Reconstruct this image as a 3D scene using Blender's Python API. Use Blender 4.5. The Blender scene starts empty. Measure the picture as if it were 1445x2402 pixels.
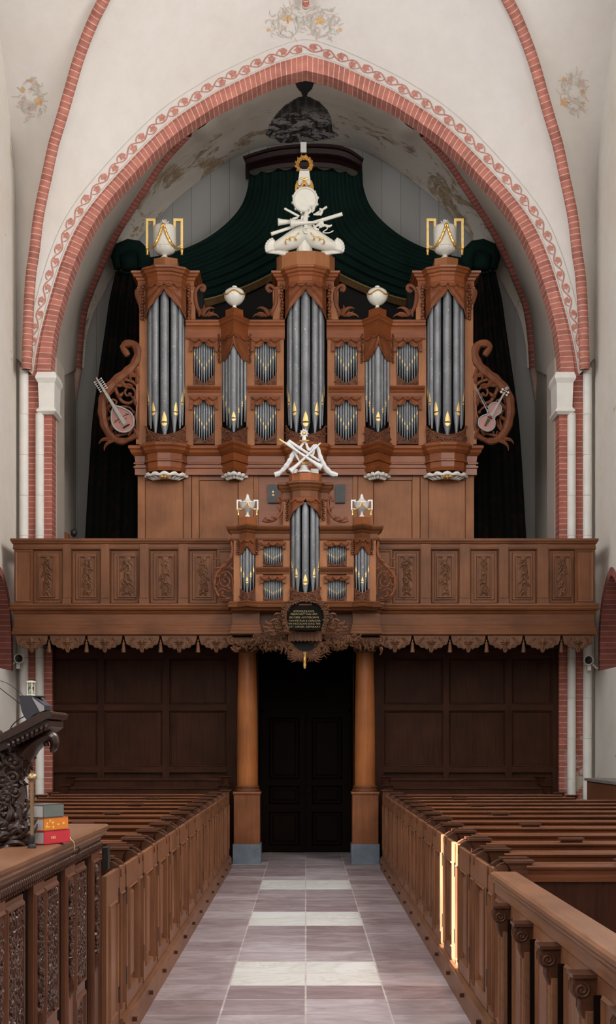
import bpy, math, random
from mathutils import Vector, Matrix
from mathutils.bvhtree import BVHTree
PI = math.pi
SC = bpy.context.scene
COL = SC.collection
# ---------------------------------------------------------------- camera
CX, CY, F, H = 717.0, 1740.0, 3100.0, 1.933      # principal point, focal length (px), eye height (m)
cam_d = bpy.data.cameras.new('camera'); cam = bpy.data.objects.new('camera', cam_d); COL.objects.link(cam)
cam.location = (0, 0, H); cam.rotation_euler = (PI/2, 0, 0)
cam_d.sensor_fit = 'VERTICAL'; cam_d.sensor_height = 36; cam_d.sensor_width = 36
cam_d.lens = 36*F/2402
cam_d.shift_x = (722.5-CX)/2402; cam_d.shift_y = (CY-1201)/2402
cam_d.clip_end = 200; cam_d.clip_start = 0.05
SC.camera = cam
# ---------------------------------------------------------------- colour management
vs = SC.view_settings
vs.view_transform = 'Standard'; vs.look = 'None'; vs.gamma = 1; vs.use_curve_mapping = False
vs.exposure = -0.12
# ---------------------------------------------------------------- world and daylight
w = bpy.data.worlds.new('sky'); SC.world = w; w.use_nodes = True
wn = w.node_tree.nodes; wn['Background'].inputs[0].default_value = (0.80, 0.88, 1.0, 1); wn['Background'].inputs[1].default_value = 1.5
def area(name, loc, rot, sx, sy, power, col):
    d = bpy.data.lights.new(name, 'AREA'); d.shape = 'RECTANGLE'; d.size = sx; d.size_y = sy; d.energy = power; d.color = col
    o = bpy.data.objects.new(name, d); COL.objects.link(o); o.location = loc; o.rotation_euler = rot; return o
# daylight through the tall nave windows, left and right, and the clear east windows behind the camera
area('daylight_right_window', (4.6, 13.0, 8.8), (0, PI/2, 0), 4.0, 5.0, 1050, (1.0, 0.98, 0.96))
area('daylight_right_window', (4.6, 4.0, 8.8), (0, PI/2, 0), 4.0, 5.0, 500, (1.0, 0.98, 0.96))
area('daylight_left_window', (-4.6, 13.0, 8.8), (0, -PI/2, 0), 4.0, 5.0, 500, (0.84, 0.92, 1.0))
area('daylight_left_window', (-4.6, 4.0, 8.8), (0, -PI/2, 0), 4.0, 5.0, 520, (0.88, 0.94, 1.0))
area('daylight_east_window', (0, -5.6, 9.0), (PI/2, 0, 0), 7.0, 6.0, 700, (1.0, 0.97, 0.93))
sd = bpy.data.lights.new('sun', 'SUN'); sd.energy = 85; sd.angle = 0.009; sd.color = (1, 0.96, 0.90)
sun = bpy.data.objects.new('sun', sd); COL.objects.link(sun)
SUN_DIR = Vector((0.74, 0.12, -0.66)).normalized()
sun.rotation_euler = SUN_DIR.to_track_quat('-Z', 'Y').to_euler(); sun.location = (-20, 5, 20)

# ---------------------------------------------------------------- helpers
def W(px, py, Y):
    return Vector(((px-CX)*Y/F, Y, H+(CY-py)*Y/F))
def WX(px, Y): return (px-CX)*Y/F
def WZ(py, Y): return H+(CY-py)*Y/F
def wray(px, py, a, b):
    """point where the sight line of a measured image point meets the upright plane over plan points a, b"""
    ux, uz = (px-CX)/F, (CY-py)/F
    ax, ay = a; bx, by = b
    nx, ny = (by-ay), -(bx-ax)
    t = (ax*nx+ay*ny)/(ux*nx+ny)
    return Vector((ux*t, t, H+uz*t))

class MB:
    def __init__(s): s.v = []; s.f = []; s.uv = []; s.M = None; s.hasuv = False; s.fm = []; s.mi = 0
    def av(s, pts):
        b = len(s.v)
        if s.M is None: s.v.extend([tuple(p) for p in pts])
        else: s.v.extend([tuple(s.M @ Vector(p)) for p in pts])
        return b
    def af(s, idx, uv=None):
        s.f.append(tuple(idx)); s.uv.append(uv); s.fm.append(s.mi)
        if uv: s.hasuv = True
    def box(s, x0, x1, y0, y1, z0, z1):
        b = s.av([(x0,y0,z0),(x1,y0,z0),(x1,y1,z0),(x0,y1,z0),(x0,y0,z1),(x1,y0,z1),(x1,y1,z1),(x0,y1,z1)])
        for q in ((0,3,2,1),(4,5,6,7),(0,1,5,4),(1,2,6,5),(2,3,7,6),(3,0,4,7)): s.af([b+i for i in q])
        return s
    def prism(s, poly, y0, y1):
        """polygon in x,z extruded along y"""
        n = len(poly)
        b = s.av([(x,y0,z) for x,z in poly]+[(x,y1,z) for x,z in poly])
        s.af([b+i for i in range(n)]); s.af([b+n+i for i in range(n-1,-1,-1)])
        for i in range(n): j=(i+1)%n; s.af([b+i,b+n+i,b+n+j,b+j])
        return s
    def slab(s, poly, z0, z1):
        """polygon in x,y extruded along z"""
        n = len(poly)
        b = s.av([(x,y,z0) for x,y in poly]+[(x,y,z1) for x,y in poly])
        s.af([b+i for i in range(n-1,-1,-1)]); s.af([b+n+i for i in range(n)])
        for i in range(n): j=(i+1)%n; s.af([b+i,b+j,b+n+j,b+n+i])
        return s
    def tube(s, pts, r, seg=8, closed=False, flat=None):
        pts = [Vector(p) for p in pts]; n = len(pts)
        rs = r if isinstance(r, (list, tuple)) else [r]*n
        # parallel-transported frame
        tang = []
        for i in range(n):
            if closed: t = pts[(i+1)%n]-pts[i-1]
            else: t = pts[min(i+1,n-1)]-pts[max(i-1,0)]
            tang.append(t.normalized() if t.length>1e-9 else Vector((0,0,1)))
        up = Vector((0,1,0)) if abs(tang[0].y)<0.9 else Vector((1,0,0))
        nrm = (up-tang[0]*up.dot(tang[0])).normalized()
        ring=[]
        for i in range(n):
            nrm = (nrm-tang[i]*nrm.dot(tang[i])); nrm = nrm.normalized() if nrm.length>1e-9 else Vector((0,1,0))
            bn = tang[i].cross(nrm)
            fl = flat if flat else 1.0
            ring += [pts[i]+nrm*math.cos(2*PI*k/seg)*rs[i]*fl+bn*math.sin(2*PI*k/seg)*rs[i] for k in range(seg)]
        b = s.av(ring)
        m = n if closed else n-1
        for i in range(m):
            i2=(i+1)%n
            for k in range(seg):
                k2=(k+1)%seg
                s.af([b+i*seg+k,b+i*seg+k2,b+i2*seg+k2,b+i2*seg+k])
        if not closed:
            s.af([b+k for k in range(seg-1,-1,-1)]); s.af([b+(n-1)*seg+k for k in range(seg)])
        return s
    def lathe(s, c, prof, seg=16, sx=1.0, sy=1.0, flute=None):
        cx,cy,cz = c; pts=[]
        for r,z in prof:
            for k in range(seg):
                a=2*PI*k/seg; rr=r*(1+(flute[1]*math.cos(flute[0]*a) if flute else 0))
                pts.append((cx+rr*sx*math.cos(a), cy+rr*sy*math.sin(a), cz+z))
        b=s.av(pts); n=len(prof)
        for i in range(n-1):
            for k in range(seg):
                k2=(k+1)%seg; s.af([b+i*seg+k,b+i*seg+k2,b+(i+1)*seg+k2,b+(i+1)*seg+k])
        s.af([b+k for k in range(seg-1,-1,-1)]); s.af([b+(n-1)*seg+k for k in range(seg)])
        return s
    def ell(s, c, rx, ry, rz, seg=10, rings=7):
        prof=[(max(1e-4,math.sin(PI*i/rings)), -math.cos(PI*i/rings)) for i in range(rings+1)]
        cx,cy,cz=c; pts=[]
        for r,z in prof:
            for k in range(seg):
                a=2*PI*k/seg; pts.append((cx+rx*r*math.cos(a), cy+ry*r*math.sin(a), cz+rz*z))
        b=s.av(pts)
        for i in range(rings):
            for k in range(seg):
                k2=(k+1)%seg; s.af([b+i*seg+k,b+i*seg+k2,b+(i+1)*seg+k2,b+(i+1)*seg+k])
        return s
    def sweep(s, plan, prof, close_back=None):
        """moulding profile [(out,z)] swept along a plan polyline, mitred; outwards = right of travel"""
        n=len(plan); rings=[]
        for i in range(n):
            p=Vector(plan[i])
            d0=(p-Vector(plan[i-1])).normalized() if i>0 else None
            d1=(Vector(plan[i+1])-p).normalized() if i<n-1 else None
            n0=Vector((d0.y,-d0.x)) if d0 else None; n1=Vector((d1.y,-d1.x)) if d1 else None
            if n0 is None: m=n1
            elif n1 is None: m=n0
            else:
                m=(n0+n1); m=m/max(0.3,(1+n0.dot(n1)))
            rings.append((p,m))
        k=len(prof); pts=[]
        for p,m in rings:
            for o,z in prof: q=p+m*o; pts.append((q.x,q.y,z))
        b=s.av(pts)
        for i in range(n-1):
            for j in range(k):
                j2=(j+1)%k
                s.af([b+i*k+j,b+i*k+j2,b+(i+1)*k+j2,b+(i+1)*k+j])
        s.af([b+j for j in range(k-1,-1,-1)]); s.af([b+(n-1)*k+j for j in range(k)])
        return s
    def grid(s, fn, nu, nv, uvf=None, close=False):
        pts=[fn(i/nu, j/nv) for j in range(nv+1) for i in range(nu+1)]
        b=s.av(pts)
        for j in range(nv):
            for i in range(nu):
                q=[b+j*(nu+1)+i, b+j*(nu+1)+i+1, b+(j+1)*(nu+1)+i+1, b+(j+1)*(nu+1)+i]
                uv=None
                if uvf: uv=[uvf(i/nu,j/nv),uvf((i+1)/nu,j/nv),uvf((i+1)/nu,(j+1)/nv),uvf(i/nu,(j+1)/nv)]
                s.af(q,uv)
        return s
    def sheet(s, fn, nu, nv, th):
        """grid with thickness th along +y (away from the viewer)"""
        A=[Vector(fn(i/nu,j/nv)) for j in range(nv+1) for i in range(nu+1)]
        B=[p+Vector((0,th,0)) for p in A]
        b=s.av(A); c=s.av(B); w=nu+1
        for j in range(nv):
            for i in range(nu):
                q=[j*w+i,j*w+i+1,(j+1)*w+i+1,(j+1)*w+i]
                s.af([b+t for t in q]); s.af([c+t for t in reversed(q)])
        edge=[i for i in range(w)]+[j*w+nu for j in range(1,nv+1)]+[nv*w+i for i in range(nu-1,-1,-1)]+[j*w for j in range(nv-1,0,-1)]
        for a,d in zip(edge, edge[1:]+edge[:1]): s.af([b+a,c+a,c+d,b+d])
        return s
    def rings(s, x0,x1,z0,z1, steps):
        """stepped rectangular panel facing -y: steps = [(inset, y)...], last ring capped"""
        prev=None
        for ins,y in steps:
            b=s.av([(x0+ins,y,z0+ins),(x1-ins,y,z0+ins),(x1-ins,y,z1-ins),(x0+ins,y,z1-ins)])
            if prev is not None:
                for k in range(4): k2=(k+1)%4; s.af([prev+k,prev+k2,b+k2,b+k])
            prev=b
        s.af([prev,prev+1,prev+2,prev+3]); return s
    def leaf(s, c, ang, L, wd, y, lift=0.02, curl=0.3):
        """pointed leaf in the x,z plane, bulging to -y"""
        n=6; pts=[]
        ca,sa=math.cos(ang),math.sin(ang)
        for i in range(n+1):
            t=i/n; hw=wd*math.sin(PI*min(1,t*0.92+0.08))**0.8*(1-0.35*t); off=curl*L*t*t
            for k,wk in ((-1,0),(0,1),(1,0)):
                lx=L*t; lz=k*hw+off
                pts.append((c[0]+lx*ca-lz*sa, y-lift*wk*math.sin(PI*min(1,t+0.1))-0.002, c[1]+lx*sa+lz*ca))
        b=s.av(pts)
        for i in range(n):
            for k in range(2): s.af([b+i*3+k,b+i*3+k+1,b+i*3+k+4,b+i*3+k+3])
        return s
    def stroke(s, c, ang, L, r, y, curl=1.2, lift=.02, n=7):
        """tapering curled leaf stroke in the x,z plane"""
        x,z=c; pts=[];rs=[]
        for i in range(n+1):
            t=i/n; pts.append((x,y-lift*math.sin(PI*t),z)); rs.append(r*(.35+.9*math.sin(PI*min(1,t*.85+.12)))*(1-.55*t)); a=ang+curl*t*t; x+=L/n*math.cos(a); z+=L/n*math.sin(a)
        s.tube(pts,rs,6); return s
    def spiral(s, c, r0, turns, a0, sgn, rt, y, seg=6, n=20, r1=None):
        pts=[];rs=[]
        for i in range(n+1):
            t=i/n; a=a0+sgn*turns*2*PI*t; r=r0*(1-t)**0.8+(r0*0.12 if r1 is None else r1)*t
            pts.append((c[0]+r*math.cos(a), y, c[1]+r*math.sin(a))); rs.append(rt*(1-0.35*t))
        s.tube(pts, rs, seg); s.ell((pts[-1][0],y,pts[-1][2]), rt*1.5, rt*1.3, rt*1.5, 8, 5); return s

ORG = {}
def obj(name, mb, mat, parent=None, smooth=False, loc=None, **props):
    me = bpy.data.meshes.new(name)
    if parent is not None: org = ORG[parent.name]
    elif loc is not None: org = Vector(loc)
    else:
        xs=[p[0] for p in mb.v]; ys=[p[1] for p in mb.v]; zs=[p[2] for p in mb.v]
        org = Vector(((min(xs)+max(xs))/2,(min(ys)+max(ys))/2,min(zs)))
    me.from_pydata([(p[0]-org[0],p[1]-org[1],p[2]-org[2]) for p in mb.v], [], mb.f)
    if mb.hasuv:
        ul = me.uv_layers.new(name='UVMap'); k=0
        for fi,f in enumerate(mb.f):
            uv=mb.uv[fi]
            for j in range(len(f)): ul.data[k].uv = uv[j] if uv else (0,0); k+=1
    mats = mat if isinstance(mat,(list,tuple)) else [mat]
    for m in mats: me.materials.append(m)
    if len(mats)>1: me.polygons.foreach_set('material_index', mb.fm)
    if smooth:
        me.polygons.foreach_set('use_smooth', [True]*len(me.polygons))
        if smooth != 'full': me.set_sharp_from_angle(angle=math.radians(40))
    me.update()
    o = bpy.data.objects.new(name, me); COL.objects.link(o)
    if parent is None: o.location = org
    else: o.parent = parent
    ORG[o.name] = org
    for k,v in props.items(): o[k]=v
    return o
def thing(name, label, cat, loc=(0,0,0), group=None):
    o = bpy.data.objects.new(name, None); COL.objects.link(o); o.location = loc; o.empty_display_size=0.2
    o['label']=label; o['category']=cat
    if group: o['group']=group
    ORG[o.name]=Vector(loc); return o
def tag(o, label, cat, group=None, kind=None):
    o['label']=label; o['category']=cat
    if group: o['group']=group
    if kind: o['kind']=kind
    return o
def struct(name, mb, mat, parent=None, smooth=False, **kw):
    o = obj(name, mb, mat, parent, smooth, **kw)
    if parent is None: o['kind']='structure'
    return o
def children(o): return [c for c in bpy.data.objects if c.parent is o]
def copy_tree(root, loc, label, scale=None, group=None):
    kids={}
    for c in bpy.data.objects:
        if c.parent: kids.setdefault(c.parent.name,[]).append(c)
    def cp(o, par):
        c=o.copy(); COL.objects.link(c); c.parent=par; ORG[c.name]=Vector(loc)
        for k in kids.get(o.name,[]): cp(k,c)
        return c
    r=cp(root,None); r.location=loc
    if scale: r.scale=scale
    r['label']=label
    if group: r['group']=group
    return r
def lerp(a,b,t): return a+(b-a)*t
def interp(pts, t):
    """smooth (Catmull-Rom) interpolation through a list of points, t in 0..1"""
    n=len(pts)-1; x=min(max(t,0),1)*n; i=min(int(x),n-1); f=x-i
    P=[Vector(p) for p in (pts[max(i-1,0)],pts[i],pts[i+1],pts[min(i+2,n)])]
    return 0.5*((2*P[1])+(P[2]-P[0])*f+(2*P[0]-5*P[1]+4*P[2]-P[3])*f*f+(3*P[1]-P[0]-3*P[2]+P[3])*f**3)
def smoothpath(pts, n=40): return [interp(pts,i/n) for i in range(n+1)]
def resample(pts, n):
    """n+1 points evenly spaced by length"""
    P=smoothpath(pts, 12*len(pts)); L=[0]
    for a,b in zip(P,P[1:]): L.append(L[-1]+(b-a).length)
    out=[]; j=0
    for i in range(n+1):
        t=L[-1]*i/n
        while j<len(L)-2 and L[j+1]<t: j+=1
        f=(t-L[j])/max(1e-9,L[j+1]-L[j]); out.append(P[j].lerp(P[j+1],min(1,f)))
    return out
def y_at(pts, x):
    """piecewise-linear z at x"""
    if x<=pts[0][0]: return pts[0][1]
    for (a,b),(c,d) in zip(pts,pts[1:]):
        if x<=c: return b+(d-b)*(x-a)/(c-a) if c>a else d
    return pts[-1][1]

# ---------------------------------------------------------------- materials
def newmat(name):
    m=bpy.data.materials.new(name); m.use_nodes=True
    nt=m.node_tree; b=nt.nodes['Principled BSDF']; return m,nt,nt.nodes,nt.links,b
def coords(nt, kind='Object', scale=(1,1,1), jitter=True):
    tc=nt.nodes.new('ShaderNodeTexCoord'); mp=nt.nodes.new('ShaderNodeMapping'); mp.inputs['Scale'].default_value=scale
    nt.links.new(tc.outputs[kind], mp.inputs['Vector'])
    if jitter:
        oi=nt.nodes.new('ShaderNodeObjectInfo'); mu=nt.nodes.new('ShaderNodeMath'); mu.operation='MULTIPLY'; mu.inputs[1].default_value=37.0
        nt.links.new(oi.outputs['Random'],mu.inputs[0]); nt.links.new(mu.outputs[0], mp.inputs['Location'])
    return mp.outputs[0]
def noise(nt, vec, scale, detail=4, rough=0.6, dist=0.0):
    n=nt.nodes.new('ShaderNodeTexNoise'); n.inputs['Scale'].default_value=scale; n.inputs['Detail'].default_value=detail
    n.inputs['Roughness'].default_value=rough; n.inputs['Distortion'].default_value=dist; nt.links.new(vec,n.inputs['Vector']); return n.outputs['Fac']
def ramp(nt, fac, stops):
    r=nt.nodes.new('ShaderNodeValToRGB'); e=r.color_ramp.elements
    e[0].position=stops[0][0]; e[0].color=(*stops[0][1],1); e[1].position=stops[-1][0]; e[1].color=(*stops[-1][1],1)
    for p,c in stops[1:-1]: x=e.new(p); x.color=(*c,1)
    nt.links.new(fac,r.inputs[0]); return r.outputs[0]
def mix(nt, fac, a, b, mode='MIX'):
    m=nt.nodes.new('ShaderNodeMix'); m.data_type='RGBA'; m.blend_type=mode
    if isinstance(fac,float): m.inputs[0].default_value=fac
    else: nt.links.new(fac,m.inputs[0])
    for s,i in ((a,6),(b,7)):
        if isinstance(s,tuple): m.inputs[i].default_value=(*s,1)
        else: nt.links.new(s,m.inputs[i])
    return m.outputs[2]
def bump(nt, b, h, strength=0.3, dist=0.01):
    n=nt.nodes.new('ShaderNodeBump'); n.inputs['Strength'].default_value=strength; n.inputs['Distance'].default_value=dist
    nt.links.new(h,n.inputs['Height']); nt.links.new(n.outputs[0],b.inputs['Normal'])
def sc(c,k): return tuple(min(1,x*k) for x in c)
def wood(name, col, rough=0.45, grain='v', contrast=0.35, gs=1.0, spec=0.22):
    m,nt,N,L,b=newmat(name)
    s={'v':(22*gs,22*gs,1.2*gs),'h':(1.2*gs,22*gs,22*gs),'y':(22*gs,1.2*gs,22*gs)}[grain]
    v=coords(nt,'Object',s)
    g=noise(nt,v,1.6,6,0.65,0.6)
    c1=ramp(nt,g,[(0.25,sc(col,1-contrast)),(0.5,col),(0.78,sc(col,1+contrast*0.8))])
    v2=coords(nt,'Object',(1,1,1)); g2=noise(nt,v2,1.7,3,0.5)
    t=ramp(nt,g2,[(0.3,(0.72,0.66,0.62)),(0.7,(1.18,1.16,1.12))])
    out=mix(nt,1.0,c1,t,'MULTIPLY'); L.new(out,b.inputs['Base Color'])
    b.inputs['Roughness'].default_value=rough; b.inputs['Specular IOR Level'].default_value=spec
    bump(nt,b,g,0.12,0.003); return m
def plain(name, col, rough=0.5, metal=0.0, var=0.15, ns=8.0, bstr=0.1, spec=0.5):
    m,nt,N,L,b=newmat(name)
    v=coords(nt,'Object'); g=noise(nt,v,ns,4)
    c=ramp(nt,g,[(0.3,sc(col,1-var)),(0.7,sc(col,1+var))]); L.new(c,b.inputs['Base Color'])
    b.inputs['Roughness'].default_value=rough; b.inputs['Metallic'].default_value=metal; b.inputs['Specular IOR Level'].default_value=spec
    if bstr: bump(nt,b,g,bstr,0.004)
    return m
def brickmat(name, col, mortar, bw, bh, msize=0.012, rough=0.8, offset=0.0, peel=False):
    """painted brick in UV metres"""
    m,nt,N,L,b=newmat(name)
    tc=N.new('ShaderNodeTexCoord'); br=N.new('ShaderNodeTexBrick')
    ns=noise(nt,coords(nt,'Object',jitter=False),7,3)
    L.new(tc.outputs['UV'],br.inputs['Vector']); br.offset=offset
    br.inputs['Scale'].default_value=1; br.inputs['Brick Width'].default_value=bw; br.inputs['Row Height'].default_value=bh
    br.inputs['Mortar Size'].default_value=msize; br.inputs['Mortar Smooth'].default_value=0.3; br.inputs['Bias'].default_value=0
    br.inputs['Color1'].default_value=(*sc(col,0.82),1); br.inputs['Color2'].default_value=(*sc(col,1.15),1); br.inputs['Mortar'].default_value=(*mortar,1)
    t=ramp(nt,ns,[(0.3,(0.82,0.80,0.80)),(0.7,(1.1,1.12,1.12))])
    c=mix(nt,1.0,br.outputs['Color'],t,'MULTIPLY')
    if peel:    # paint flaked off near the floor
        g=noise(nt,coords(nt,'Object',jitter=False),4,8,.75,.5); f=ramp(nt,g,[(0.50,(0,0,0)),(0.54,(1,1,1))])
        sx=N.new('ShaderNodeSeparateXYZ'); ge=N.new('ShaderNodeNewGeometry'); L.new(ge.outputs['Position'],sx.inputs[0])
        mr=N.new('ShaderNodeMapRange'); mr.inputs[1].default_value=2.5; mr.inputs[2].default_value=2.0; L.new(sx.outputs['Z'],mr.inputs[0])
        mx=N.new('ShaderNodeMapRange'); mx.inputs[1].default_value=4.2; mx.inputs[2].default_value=4.35; L.new(sx.outputs['X'],mx.inputs[0])
        mm=N.new('ShaderNodeMath'); mm.operation='MULTIPLY'; L.new(mr.outputs[0],mm.inputs[0]); L.new(mx.outputs[0],mm.inputs[1])
        m2=N.new('ShaderNodeMath'); m2.operation='MULTIPLY'; L.new(f,m2.inputs[0]); L.new(mm.outputs[0],m2.inputs[1])
        c=mix(nt,m2.outputs[0],c,(.42,.36,.30))
    L.new(c,b.inputs['Base Color'])
    b.inputs['Roughness'].default_value=rough
    return m
def plastermat(name, col, stain, amount=0.5, dmg=None):
    m,nt,N,L,b=newmat(name)
    v=coords(nt,'Object',jitter=False)
    g=noise(nt,v,0.45,5,0.6,0.4); f=ramp(nt,g,[(0.42,(0,0,0)),(0.75,(amount,)*3)])
    c=mix(nt,f,col,stain)
    g2=noise(nt,v,3.0,6,0.7); t=ramp(nt,g2,[(0.3,(0.95,0.945,0.94)),(0.7,(1.02,1.02,1.02))])
    c=mix(nt,1.0,c,t,'MULTIPLY')
    if dmg:
        # flaked and water-stained patches
        g3=noise(nt,v,dmg[0],8,0.72,0.8)
        f3=ramp(nt,g3,[(dmg[1],(0,0,0)),(dmg[1]+0.035,(1,1,1))])
        g4=noise(nt,v,6,5,0.7); dc=ramp(nt,g4,[(0.3,dmg[2]),(0.65,dmg[3])])
        if len(dmg)>4:      # only in the band y > dmg[4] (next to the outer west wall, where the damp is)
            sx=N.new('ShaderNodeSeparateXYZ'); ge=N.new('ShaderNodeNewGeometry'); L.new(ge.outputs['Position'],sx.inputs[0])
            mr=N.new('ShaderNodeMapRange'); mr.inputs[1].default_value=dmg[4]; mr.inputs[2].default_value=dmg[4]+0.5; L.new(sx.outputs['Y'],mr.inputs[0])
            mm=N.new('ShaderNodeMath'); mm.operation='MULTIPLY'; L.new(f3,mm.inputs[0]); L.new(mr.outputs[0],mm.inputs[1]); f3=mm.outputs[0]
        c=mix(nt,f3,c,dc)
    L.new(c,b.inputs['Base Color']); b.inputs['Roughness'].default_value=0.9; b.inputs['Specular IOR Level'].default_value=0.2
    bump(nt,b,g2,0.25,0.01); return m

M={}
M['plaster']=plastermat('nave_plaster',(0.70,0.665,0.635),(0.62,0.55,0.45),0.45)
M['plaster_side']=plastermat('side_wall_plaster',(0.70,0.66,0.61),(0.60,0.52,0.41),0.6,(0.9,0.615,(0.42,0.34,0.26),(0.62,0.56,0.48)))
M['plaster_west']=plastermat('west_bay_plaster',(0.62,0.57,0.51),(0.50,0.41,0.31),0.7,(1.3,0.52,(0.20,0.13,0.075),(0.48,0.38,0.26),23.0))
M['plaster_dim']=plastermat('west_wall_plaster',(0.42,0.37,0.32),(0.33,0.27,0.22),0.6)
M['brick']=brickmat('red_painted_brick',(0.43,0.155,0.115),(0.62,0.43,0.38),0.5,0.092,0.007)
M['brick_dark']=brickmat('dull_red_brick',(0.30,0.085,0.065),(0.42,0.28,0.24),0.5,0.09,0.006)
M['stone_white']=plain('white_painted_stone',(0.70,0.68,0.64),0.7,0,0.06,5)
M['planks']=None
M['paint_red']=plain('red_ochre_paint',(0.50,0.22,0.17),0.9,0,0.2,20,0)
M['paint_green']=plain('faded_green_paint',(0.50,0.50,0.43),0.9,0,0.1,20,0)
M['paint_pink']=plain('faded_pink_paint',(0.62,0.46,0.39),0.9,0,0.1,20,0)
M['paint_orange']=plain('orange_ochre_paint',(0.66,0.40,0.17),0.9,0,0.2,20,0)
M['oak']=wood('organ_oak_upright',(0.235,0.075,0.025),0.42,'v',0.25)
M['oak_h']=wood('organ_oak_level',(0.20,0.060,0.019),0.3,'h',0.25,1,0.35)
M['oak_panel']=wood('organ_oak_panel',(0.265,0.108,0.044),0.45,'v',0.2)
M['oak_carve']=wood('organ_carved_oak',(0.155,0.053,0.024),0.5,'v',0.3)
M['oak_drape']=wood('organ_drapery_oak',(0.17,0.055,0.021),0.45,'v',0.3)
M['gal']=wood('gallery_oak_upright',(0.135,0.052,0.021),0.42,'v',0.3)
M['gal_h']=wood('gallery_oak_level',(0.125,0.046,0.018),0.40,'h',0.3)
M['gal_carve']=wood('gallery_carved_oak',(0.115,0.052,0.026),0.5,'v',0.3)
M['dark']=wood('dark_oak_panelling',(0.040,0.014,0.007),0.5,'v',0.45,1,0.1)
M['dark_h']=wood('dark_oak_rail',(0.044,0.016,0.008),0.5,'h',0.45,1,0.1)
M['door']=wood('door_oak_and_shade',(0.008,0.004,0.0025),0.6,'v',0.35,1,0.05)  # also colours the painted shade strips on the pew screen
M['shaft']=wood('column_oak',(0.27,0.095,0.030),0.35,'v',0.28)
M['pew']=wood('pew_oak_upright',(0.185,0.080,0.040),0.42,'v',0.3)
M['pew_x']=wood('pew_oak_rail',(0.145,0.050,0.020),0.35,'h',0.35)
M['pew_y']=wood('pew_oak_aisle_rail',(0.190,0.088,0.046),0.42,'y',0.3)
M['pewdark']=wood('pew_cap_oak',(0.075,0.030,0.016),0.35,'y',0.3)
M['lectern']=wood('near_black_carved_oak',(0.026,0.011,0.008),0.30,'v',0.35,1,0.5)
M['boxcarve']=wood('dark_carved_panel_oak',(0.060,0.025,0.015),0.35,'v',0.35)
M['desk']=wood('carved_desk_oak',(0.125,0.050,0.028),0.38,'v',0.35)
M['iron']=plain('black_iron',(0.012,0.011,0.011),0.5,0.3,0.2,8,0)
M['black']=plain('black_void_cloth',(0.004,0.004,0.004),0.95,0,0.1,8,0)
M['gold']=plain('gilding',(0.72,0.44,0.13),0.33,0.75,0.15,15,0.1)
M['goldp']=plain('gilt_mouth',(0.78,0.56,0.20),0.45,0.35,0.12,15,0.05)
M['brick_pier']=brickmat('red_brick_of_the_piers',(0.34,0.10,0.07),(0.50,0.36,0.32),0.5,0.09,0.006,peel=True)
M['white']=plain('white_lacquer',(0.64,0.62,0.55),0.35,0,0.04,10,0.02)
M['trophy']=plain('grey_white_lacquer',(0.53,0.53,0.52),0.4,0,0.06,10,0.02)
M['slot']=plain('mouth_slot_shadow',(0.01,0.01,0.01),0.9,0,0.1,8,0)
M['bluestone']=plain('blue_grey_stone',(0.14,0.17,0.21),0.7,0,0.2,6,0.2)
M['brass']=plain('dull_brass',(0.30,0.21,0.12),0.35,0.8,0.15,20,0)
def pipemat():
    m,nt,N,L,b=newmat('tin_pipe_metal')
    v=coords(nt,'Object'); g=noise(nt,v,3,5,0.6); g2=noise(nt,coords(nt,'Object',(14,14,9)),2.2,3,0.7)
    c=ramp(nt,g,[(0.3,(0.125,0.132,0.142)),(0.7,(0.205,0.215,0.228))])
    f=ramp(nt,g2,[(0.62,(0,0,0)),(0.72,(0.75,0.75,0.75))])
    L.new(mix(nt,f,c,(0.52,0.54,0.56)),b.inputs['Base Color'])
    b.inputs['Metallic'].default_value=0.25; b.inputs['Roughness'].default_value=0.45; return m
M['pipe']=pipemat()
def plankmat():
    m,nt,N,L,b=newmat('grey_painted_boards')
    tc=N.new('ShaderNodeTexCoord'); br=N.new('ShaderNodeTexBrick'); L.new(tc.outputs['UV'],br.inputs['Vector']); br.offset=0
    br.inputs['Scale'].default_value=1; br.inputs['Brick Width'].default_value=0.36; br.inputs['Row Height'].default_value=40; br.inputs['Mortar Size'].default_value=0.006
    br.inputs['Color1'].default_value=(0.275,0.272,0.262,1); br.inputs['Color2'].default_value=(0.31,0.307,0.297,1); br.inputs['Mortar'].default_value=(0.17,0.17,0.165,1)
    L.new(br.outputs['Color'],b.inputs['Base Color']); b.inputs['Roughness'].default_value=0.8; return m
M['planks']=plankmat()
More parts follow.
